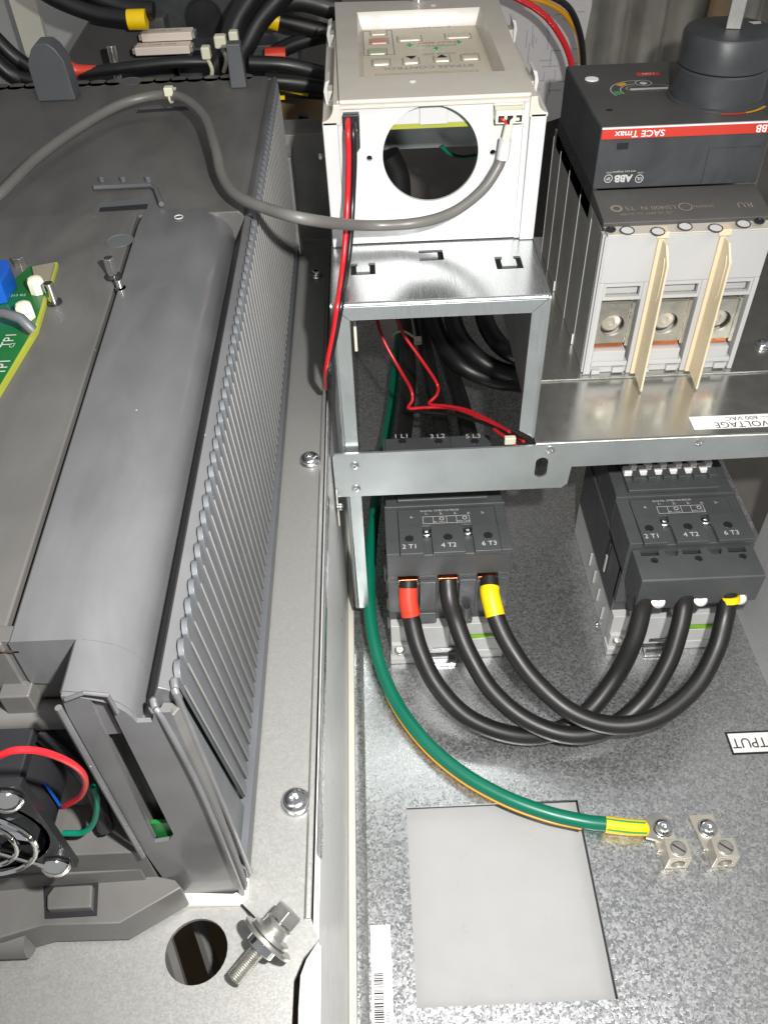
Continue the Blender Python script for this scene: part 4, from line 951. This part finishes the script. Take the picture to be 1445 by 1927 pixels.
# green earth cable
E_ = thing('earth_cable', 'thick green earth cable curving down to the screw lug', 'cable', (20, -60, 8))
gp = [U(752, 628, 'z', 20), U(742, 700, 'z', 24), U(734, 780, 'z', 30), U(718, 870, 'z', 40), U(708, 940, 'z', 46), U(700, 1010, 'z', 46), U(696, 1080, 'z', 40), U(697, 1160, 'z', 30), U(712, 1240, 'z', 19), U(745, 1320, 'z', 11), U(800, 1395, 'z', 8), U(870, 1455, 'z', 7), U(950, 1500, 'z', 7), U(1030, 1530, 'z', 7), U(1100, 1546, 'z', 7), U(1142, 1551, 'z', 6.5)]
part('jacket', MB().tube(gp, 5.0, 20, 10), 'green', E_)
Yl = [p + Vector((-2.6, -3.4, -2.9)) for p in gp[8:-1]]
part('yellow_stripe', MB().tube(Yl, 1.35, 8, 10), 'orangeprint', E_)
s0, s1, s2, s3 = U(1138, 1551, 'z', 6.5), U(1175, 1556, 'z', 6), U(1206, 1558, 'z', 5.5), U(1212, 1558, 'z', 5)
part('yellow_sleeve', MB().tube([s0, s1, s2, s3], lambda t: 5.7 - .5 * t, 20, 5), 'yellow', E_)
mb = MB()
for off in ((0, 1.2, 5.35), (0, -4.9, 2.6)):
    o_ = Vector(off); mb.tube([s0 + o_, s1 + o_, s2 + o_ * .96, s3 + o_ * .92], .75, 6, 3)
part('green_stripe', mb, 'greenprint', E_)
lg = [U(px, py, 'z', 4.5) for px, py in [(1208, 1545), (1222, 1532), (1240, 1530), (1262, 1545), (1262, 1572), (1240, 1583), (1215, 1578)]]
part('ring_lug', MB().loft([[Vector((p.x, p.y, z)) for p in lg] for z in (3.3, 5.0)]), 'silver', E_, .4)
cable('fine_strand', [U(1140, 1570, 'z', 1.5), U(1200, 1578, 'z', 1), U(1260, 1600, 'z', 1), U(1300, 1618, 'z', .6), U(1316, 1632, 'z', .6), U(1310, 1652, 'z', .6), U(1295, 1648, 'z', .6), U(1288, 1640, 'z', .6)], .28, 'silver', 'fine pale fibre lying curled by the first ground lug', 'fibre', 6)

# ground lugs
def ground_lug(px, py, label):
    b0 = U(px, py, 'z', 3); x, y = b0.x, b0.y
    T = thing('ground_lug', label, 'lug', (x, y, 0), 'box ground lugs screwed to the lower plate')
    part('tang', MB().flat([(x - 6, y - 14), (x + 8.5, y - 14), (x + 7, y + 10.5), (x - 9.5, y + 10.5)], [], -2.6, (0, 0, 3.2)), 'nickel', T, .4)
    cx, cy = x + 3.2, y - 18.5
    part('lug_block', MB().flat(rect(-7.6, 0, 7.6, 15.5), [circ(0, 6.8, 4.7, 24)], -13.5, (cx, cy - 6.8 + .0, .4), (1, 0, 0), (0, 0, 1)), 'nickel', T, .6)
    part('clamp_ring', MB().lathe([(5.4, 0), (5.4, .35), (4.7, .35), (4.6, -.2)], (cx, cy, 16), 28, caps=False), 'chrome', T)
    part('clamp_screw', MB().lathe([(4.6, .1), (4.4, .5), (.01, .55)], (cx, cy, 16), 28), 'silver', T)
    d = Vector((.78, -.62, 0)); n_ = Vector((.62, .78, 0)); c0 = Vector((cx, cy, 16.6))
    part('clamp_slot', MB().prism([c0 - d * 4.4 - n_ * .55, c0 + d * 4.4 - n_ * .55, c0 + d * 4.4 + n_ * .55, c0 - d * 4.4 + n_ * .55], (0, 0, .1)), 'black', T)
    screw('s', '', (x, y, 5.2 if px < 1300 else 3.3), 6.0, parent=T)
    part('washer', MB().lathe([(6.6, 0), (6.6, .9), (3, .9)], (x, y, 4.4 if px < 1300 else 3.1)), 'steel', T)
ground_lug(1245, 1562, 'box ground lug holding the green cable\'s ring terminal')
ground_lug(1330, 1560, 'empty box ground lug, right of the green cable\'s lug')

# screws on the left plate
SG = 'pan head screws along the left steel plate'
for (px, py, r_, lab) in ((556, 1505, 6.0, 'shiny pan head screw nearest the loose bolt on the left steel plate'), (583, 862, 6.0, 'shiny pan head screw level with the end of the riveted bar'), (595, 513, 5.4, 'shiny pan head screw beside the duct top, farthest back of three')):
    q = U(px, py, 'z', 214.5); screw('plate_screw', lab, (q.x, q.y, 212.1), r_, group=SG)
q = U(1433, 650, 'z', 206); screw('shelf_screw', 'shiny screw on the steel shelf, right of the breaker', (q.x, q.y, 205.5), 5)
q = U(1125, 1172, 'z', 2); screw('plate_stud', 'tiny screw on the plate beside the right contactor base', (q.x, q.y, .1), 2.6, (.5, -.6, .6), washer=False)

# loose bolt assembly lying on the left plate
BT = thing('hex_bolt', 'zinc hex bolt with washers lying loose by the round hole', 'bolt', (-52, -290, 214))
ba = (U(540, 1722, 'z', 228) - U(440, 1843, 'z', 220)).normalized(); bo = U(440, 1843, 'z', 220)
Lb = (U(540, 1722, 'z', 228) - bo).length
# thread: real ridges
prof = [(.01, 0), (2.9, 0)]
n_t = 22; tl = Lb * .62
for k in range(n_t): prof += [(2.7, tl * k / n_t), (3.3, tl * (k + .5) / n_t)]
prof += [(2.7, tl), (2.7, Lb * .9)]
part('thread', MB().lathe(prof, bo, 20, ba), 'bolt', BT, ang=60)
part('nut', MB().cyl(bo + ba * Lb * .46, 6.2, 3.6, 24, ba), 'steel', BT, .5)
part('lock_washer', MB().cyl(bo + ba * Lb * .60, 11.6, 1.5, 36, ba), 'bolt', BT, .3)
part('flat_washer', MB().cyl(bo + ba * Lb * .66, 8.6, 1.8, 32, ba), 'bolt', BT, .3)
part('spring_washer', MB().lathe([(5.6, 0), (6, 1.2), (5.6, 2.6), (6, 3.8), (5.4, 4.6)], bo + ba * Lb * .72, 28, ba), 'bolt', BT)
part('hex_head', MB().cyl(bo + ba * Lb * .9, 6.2, 5, 6, ba, rot=.3), 'bolt', BT, .5)
cable('wire_offcut', [U(452, 1700, 'z', 213), U(470, 1718, 'z', 215), U(480, 1728, 'z', 217)], .5, 'black_wire', 'tiny dark wire offcut between the drive corner and the loose bolt', 'wire', 6)
# white corner flange and dark slot at the bottom edge
cf = [U(px, py, 'z', 211) for px, py in [(597, 1777), (606, 1782), (604, 2060), (560, 2060), (562, 1900), (566, 1838), (577, 1808)]]
struct('corner_flange', MB().loft([[Vector((p.x, p.y, z)) for p in cf] for z in (209, 213)]), 'paint', .5)

# things below the round hole
for k, (a, b_) in enumerate((((-120, -300, 150), (-40, -240, 150)), ((-118, -322, 168), (-60, -262, 168)))):
    pass
HB = thing('grille', 'dark grey diagonal grille bars glimpsed through the round hole', 'grille', (-82, -288, 160))
for k in range(4):
    c0 = Vector((-120 + 17 * k, -240, 165)); c1 = Vector((-78 + 17 * k, -330, 165))
    part('grille_bar', MB().tube([c0, c1], 3.2, 6, 0), 'drive', HB)
single('cardboard_scrap', MB().box(-120, -62, -345, -276, 120, 122), 'card', 'brown cardboard glimpsed through the round hole under the grille', 'cardboard')

# ================================================================== inside the duct opening
def dcable(name, L_, r, mat, label, cat='cable', grp=None):
    o = cable(name, [U(a, b_, 'z', c) for a, b_, c in L_], r, mat, label, cat)
    if grp: o['group'] = grp
BG = 'black supply cables behind the duct opening'
lab = 'thick black supply cable inside the metal duct opening, '
dcable('supply_cable', [(745, 520, 70), (760, 600, 66), (768, 700, 70), (762, 780, 88), (756, 830, 100)], 8, 'rubber', lab + 'straight down to 1 L1', grp=BG)
dcable('supply_cable', [(770, 500, 75), (790, 600, 60), (808, 700, 60), (825, 780, 85), (830, 830, 100)], 8, 'rubber', lab + 'down to 3 L2', grp=BG)
dcable('supply_cable', [(800, 480, 60), (815, 600, 40), (842, 680, 45), (868, 760, 70), (884, 830, 100)], 8, 'rubber', lab + 'down to 5 L3', grp=BG)
dcable('supply_cable', [(800, 470, 110), (815, 600, 90), (860, 680, 75), (930, 715, 60), (1010, 722, 50), (1100, 720, 40)], 9, 'rubber', lab + 'lowest of the right-hand bends', grp=BG)
dcable('supply_cable', [(845, 450, 120), (850, 590, 105), (885, 660, 90), (950, 700, 75), (1040, 705, 60), (1100, 700, 40)], 9, 'rubber', lab + 'middle of the right-hand bends', grp=BG)
dcable('supply_cable', [(905, 440, 120), (905, 560, 120), (925, 630, 105), (975, 670, 90), (1060, 680, 60)], 9, 'rubber', lab + 'highest of the right-hand bends', grp=BG)
dcable('control_wire', [(706, 590, 205), (722, 640, 190), (752, 695, 170), (772, 730, 150), (776, 752, 142), (769, 768, 138), (800, 767, 140), (850, 768, 145), (900, 785, 158), (950, 808, 170), (985, 830, 180)], 1.3, 'red_wire', 'thin red wire with a sharp kink, left one inside the duct opening', 'wire')
dcable('control_wire', [(744, 592, 205), (760, 630, 190), (795, 680, 170), (822, 722, 150), (822, 742, 146), (808, 760, 142), (840, 764, 147), (880, 772, 154), (925, 793, 164), (958, 812, 174)], 1.3, 'red_wire', 'thin red wire with a rounded kink, right one inside the duct opening', 'wire')
dcable('control_wire', [(772, 772, 136), (800, 776, 138), (860, 782, 143), (920, 800, 158), (990, 832, 178)], 1.4, 'black_wire', 'thin black wire below the red wires inside the duct opening', 'wire')
dcable('control_wire', [(930, 808, 170), (955, 826, 176), (975, 842, 180)], 1.3, 'red_wire', 'short red wire end beside the nylon tie behind the bar', 'wire')
q = U(962, 828, 'z', 182); single('tie_wrap', MB().box(q.x - 5, q.x + 3, q.y - 2, q.y + 2, q.z - 3, q.z + 3), 'nylon', 'pale nylon tie holding the red wires at the duct corner', 'zip tie', .8)
ZT2 = thing('cable_tie', 'white nylon tie round the bundle inside the duct opening', 'zip tie', tuple(U(770, 625, 'z', 80)))
part('strap', MB().tube([U(738, 634, 'z', 78), U(745, 626, 'z', 82), U(760, 624, 'z', 84), U(775, 632, 'z', 84), U(785, 642, 'z', 82)], 1.2, 8), 'nylon', ZT2)
q = U(786, 641, 'z', 84); part('tie_head', MB().box(q.x - 4, q.x + 4, q.y - 4, q.y + 4, q.z - 3, q.z + 3), 'nylon', ZT2, 1)
for px, py in ((684, 652), (686, 664)):
    q = U(px, py, 'z', 40); 
DR = thing('door_stud', 'small zinc stud with nuts on the partition wall inside the duct opening', 'stud', tuple(U(684, 655, 'x', -30)))
q = U(684, 655, 'x', -28); part('nut', MB().cyl((q.x - 6, q.y, q.z), 3, 3, 6, 'x').cyl((q.x - 3, q.y, q.z - 1), 1.6, 6, 12, 'x'), 'steel', DR)
single('upright_strip', MB().box(-14.8, -12.9, 60, 61.5, 254, 300), 'seal', 'thin white upright strip at the left inside the duct opening', 'strip', .2)

# ================================================================== background behind the drive and box
BY = 330
def V(px, py, yv=BY): return U(px, py, 'y', yv)
# dark contactor behind with resistors
RC = thing('rear_contactor', 'dark grey contactor with a round dark hole, behind the drive', 'contactor', tuple(V(370, 60, 400)))
a = V(270, -60, 400); b_ = V(560, 90, 400)
part('body', MB().box(a.x, b_.x, 400, 470, b_.z - 20, a.z), 'breaker', RC, 1.5)
q = V(384, 34, 400); part('round_hole', MB().lathe([(16, 0), (16, .8), (14, .8), (13.6, .2), (.01, .2)], q, 32, (0, -1, 0)), 'black', RC)
a = V(140, 40, 380); b_ = V(330, 150, 380)
part('side_block', MB().prism([(a.x - 12, 380, b_.z - 20), (b_.x, 380, b_.z - 20), (b_.x, 380, a.z), (a.x + 12, 380, a.z), (a.x - 12, 380, a.z - 24)], (0, 60, 0)), 'breaker_top', RC, 2)
part('front_ledge', MB().box(V(330, 100, 372).x, V(520, 100, 372).x, 372, 400, V(330, 170, 372).z, V(330, 92, 372).z), 'breaker', RC, 1.5)
for k, (px0, px1, py0, py1, yy) in enumerate(((268, 360, 60, 80, 362), (256, 356, 86, 106, 350))):
    a = V(px0, py1, yy); c = V(px1, py0, yy)
    rs = thing('ceramic_resistor', ['white ceramic block resistor, upper one behind the drive', 'white ceramic block resistor, lower one behind the drive'][k], 'resistor', tuple(a), 'white ceramic resistors behind the drive')
    part('body', MB().box(a.x, c.x, yy, yy + 14, a.z, c.z), 'ceramic', rs, .8)
    for xx in (a.x - 2.2, c.x + .2): part('end_cap', MB().box(xx, xx + 2, yy + 1, yy + 13, a.z + 1, c.z - 1), 'nickel', rs, .4)
    text('50W 4K7 J', 5, ((a.x + c.x) / 2, yy + 7, c.z), 'greyprint', rs, (1, 0, 0), (0, 1, 0), flip=True, t=.15)
BK = 'black cables bunched behind the drive'
lab = 'black cable behind the drive, '
def bc(L_, r, s_, mat='rubber'):
    o = cable('rear_cable', [U(a, b_, 'y', c) for a, b_, c in L_], r, mat, lab + s_); o['group'] = BK
bc([(-40, 40, 330), (30, 110, 330), (90, 145, 330), (150, 160, 335)], 6.5, 'upper one at the far left edge')
bc([(-40, 80, 318), (20, 140, 318), (80, 158, 320), (150, 175, 325)], 6.5, 'lower one at the far left edge')
bc([(60, -30, 360), (110, 0, 360), (180, 26, 358), (245, 36, 356)], 6.5, 'running to the left yellow sleeve')
bc([(100, -40, 370), (160, -14, 368), (230, 12, 366), (290, 20, 364)], 6.5, 'arching over the left yellow sleeve')
bc([(150, 139, 300), (230, 128, 300), (320, 118, 302), (390, 116, 305)], 4.2, 'running right from the red boot')
bc([(470, 118, 305), (540, 122, 305), (610, 138, 308), (660, 150, 310)], 5.2, 'running right past the second hook')
bc([(400, 130, 315), (430, 80, 318), (450, 30, 322), (490, -30, 326)], 8, 'rising left of the second hook')
bc([(430, 140, 325), (462, 85, 328), (490, 35, 332), (540, -20, 336)], 8.5, 'rising right of the second hook')
bc([(470, 60, 345), (500, 20, 345), (560, 0, 345), (640, 20, 345)], 8, 'arching over to the white box')
bc([(520, 36, 352), (570, 48, 350), (640, 66, 348)], 6, 'running from the right yellow sleeve')
bc([(500, 150, 320), (560, 155, 320), (650, 168, 320)], 7, 'lower run towards the white box')
bc([(500, 108, 372), (560, 80, 372), (640, 60, 372)], 6, 'running from the red sleeve')
for px0, py0, px1, py1, yy, s_, mt_, r_ in ((242, 37, 276, 36, 356, 'yellow marker sleeve on the cable behind the left hook', 'yellow', 7.4), (492, 30, 526, 40, 352, 'yellow marker sleeve on the cable right of the second hook', 'yellow', 7.4), (500, 104, 538, 103, 366, 'red marker sleeve half hidden behind the second hook', 'red', 6)):
    single('marker_sleeve', MB().tube([V(px0, py0, yy), V((px0 + px1) / 2, (py0 + py1) / 2, yy), V(px1, py1, yy)], r_, 16, 3), mt_, s_, 'sleeve')
single('terminal_boot', MB().tube([V(134, 131, 300), V(150, 133, 300), V(192, 130, 300)], lambda t: 6.2 - 3.6 * t, 14, 4), 'red', 'red plastic terminal boot behind the left hook of the drive', 'boot')
q = V(215, 112, 320); single('zinc_stud', MB().cyl((q.x, q.y, q.z - 14), 3.4, 24, 14), 'bolt', 'short zinc stud between the red boot and the resistors', 'stud', .4)
part('binding', MB(), 'black', None) if 0 else None
for px, py, sx_, s_ in ((415, 76, 9, 'pale nylon tie head, left of three by the second hook'), (440, 68, 7, 'pale nylon tie head, upper of three by the second hook'), (388, 97, 7, 'pale nylon tie head, lowest of three by the second hook')):
    q = V(px, py, 300); t_ = thing('nylon_tie', s_, 'zip tie', tuple(q), 'nylon tie heads by the second hook')
    part('tie_head', MB().box(q.x - sx_ / 2, q.x + sx_ / 2, 296, 304, q.z - 5, q.z + 4), 'nylon', t_, 1.4)
    part('tie_tail', MB().tube([q + Vector((0, 0, -4)), q + Vector((2, 2, -14)), q + Vector((-2, 6, -24))], 1.5, 8), 'nylon', t_)
bc([(505, 163, 340), (560, 172, 340), (640, 178, 340)], 5, 'with yellow print, below the others')
single('yellow_strip', MB().tube([V(512, 166, 332), V(545, 170, 332), V(580, 178, 332)], 1.8, 8), 'yellow', 'yellow printed strip on the cable right of the drive corner', 'marker')
single('yellow_tag', MB().box(V(520, 185, 330).x, V(536, 185, 330).x, 330, 332, V(520, 188, 330).z, V(520, 181, 330).z), 'yellow', 'small yellow tag under the cables right of the drive corner', 'tag')
q0, q1 = V(515, 240, 420), V(640, 165, 420)
single('rear_sheet', MB().box(q0.x, q1.x, 420, 424, q0.z - 20, q1.z), 'card', 'brown panel seen between the drive corner and the white box', 'panel')
# bracket right behind the drive corner
RB = thing('rear_bracket', 'dark galvanised bracket between the drive corner and the white box', 'bracket', tuple(V(570, 300, 300)))
a, c = V(522, 430, 300), V(612, 248, 300)
part('bracket_plate', MB().box(-70, -30, 296, 298, 214, c.z), 'shield', RB, .4)
part('bracket_shelf', MB().box(-70, -30, 298, 330, c.z - 2, c.z), 'shield', RB, .4)
part('bracket_rib', MB().box(-66, -62, 270, 296, 214, c.z - 8), 'side_plate', RB, .4)
q = V(603, 296, 295); screw('s', '', (q.x, 296, q.z), 3.2, (0, -1, 0), parent=RB, washer=False)
single('rubber_post', MB().tube([V(570, 215, 360), V(566, 240, 360)], 5, 14, 3), 'black', 'small black post on the brown panel behind the drive corner', 'post')

# back wall, papers, curtain, wires
wl = V(60, 60, 560); 
single('light_panel', MB().box(V(-200, 0, 560).x, V(260, 0, 560).x, 560, 564, 200, 560), 'paint', 'pale grey painted panel far behind the drive at top left', 'panel')
single('white_strut', MB().prism([(V(20, 0, 500).x, 500, 180), (V(60, 0, 500).x, 500, 180), (V(75, 0, 500).x, 500, 560), (V(15, 0, 500).x, 500, 560)], (0, 8, 0)), 'seal', 'pale upright strut at the top left corner', 'strut')
PP = thing('wiring_diagram', 'sheet of white paper with a faint printed wiring diagram behind the white box', 'paper', tuple(V(1030, 180, 460)))
pw = [V(905, -60, 460), V(1117, -60, 460), V(1113, 10, 460), V(1072, 215, 460), V(940, 260, 460)]
PPs = part('sheet', MB().prism(pw, (0, .6, 0)), 'paper', PP)
mb = MB(); cx0, cz0 = V(1040, 90, 459.8).x, V(1040, 90, 459.8).z
for k in range(44):
    x_ = cx0 + random.uniform(-34, 20); z_ = cz0 + random.uniform(-50, 50)
    if random.random() < .5: mb.box(x_, x_ + random.uniform(4, 16), 459.7, 459.85, z_, z_ + .45)
    else: mb.box(x_, x_ + .45, 459.7, 459.85, z_, z_ + random.uniform(4, 18))
part('drawing_lines', mb, 'greyprint', PP)
mb = MB(); n = 60; xa, xb = V(1075, 100, 540).x, V(1500, 100, 540).x
row = lambda z: [Vector((xa + (xb - xa) * k / n, 540 + 9 * math.sin(k * .55) + 4 * math.sin(k * 1.3 + 1), z)) for k in range(n + 1)]
r0, r1 = row(60), row(600); mb.add(r0 + r1, [(k, k + 1, n + 2 + k, n + 1 + k) for k in range(n)])
single('grey_curtain', mb, 'cloth', 'grey-brown sheet hanging in soft folds behind the breaker', 'sheet', ang=80)
single('brown_strip', MB().box(V(1335, 0, 520).x, V(1382, 0, 520).x, 518, 522, 120, 600), 'card', 'brown upright strip behind the rotary shaft', 'strip', .5)
def tw(L_, r, mat, s_, yy=380):
    cable('panel_wire', [V(a, b_, yy) for a, b_ in L_], r, mat, s_, 'wire', 12)
tw([(930, -20), (980, 0), (1025, 30), (1055, 70), (1072, 110), (1080, 160)], 2.6, 'red_wire', 'red wire arching down behind the white box to the breaker', 370)
tw([(980, -30), (1030, -10), (1070, 15), (1090, 60), (1097, 110), (1096, 160)], 2.6, 'black_wire', 'black wire arching down beside the red one at the breaker', 376)
tw([(940, -8), (1010, 0), (1055, 20), (1080, 50), (1090, 75), (1094, 120)], 2.2, 'orangeprint', 'amber wire arching behind the black one at the breaker', 382)
# inside the round hole, far
single('inner_cable', MB().tube([U(730, 290, 'y', 230), U(748, 330, 'y', 230), U(752, 380, 'y', 230)], 9, 14), 'rubber', 'black cable glimpsed through the round hole of the white box', 'cable')
cable('inner_earth', [U(830, 275, 'y', 240), U(848, 290, 'y', 240), U(870, 296, 'y', 240), U(900, 292, 'y', 240)], 1.5, 'green', 'thin green wire glimpsed through the round hole of the white box', 'wire')
single('inner_card', MB().box(40, 72, 275, 277, 318, 372), 'card', 'brown board glimpsed through the round hole of the white box', 'board')
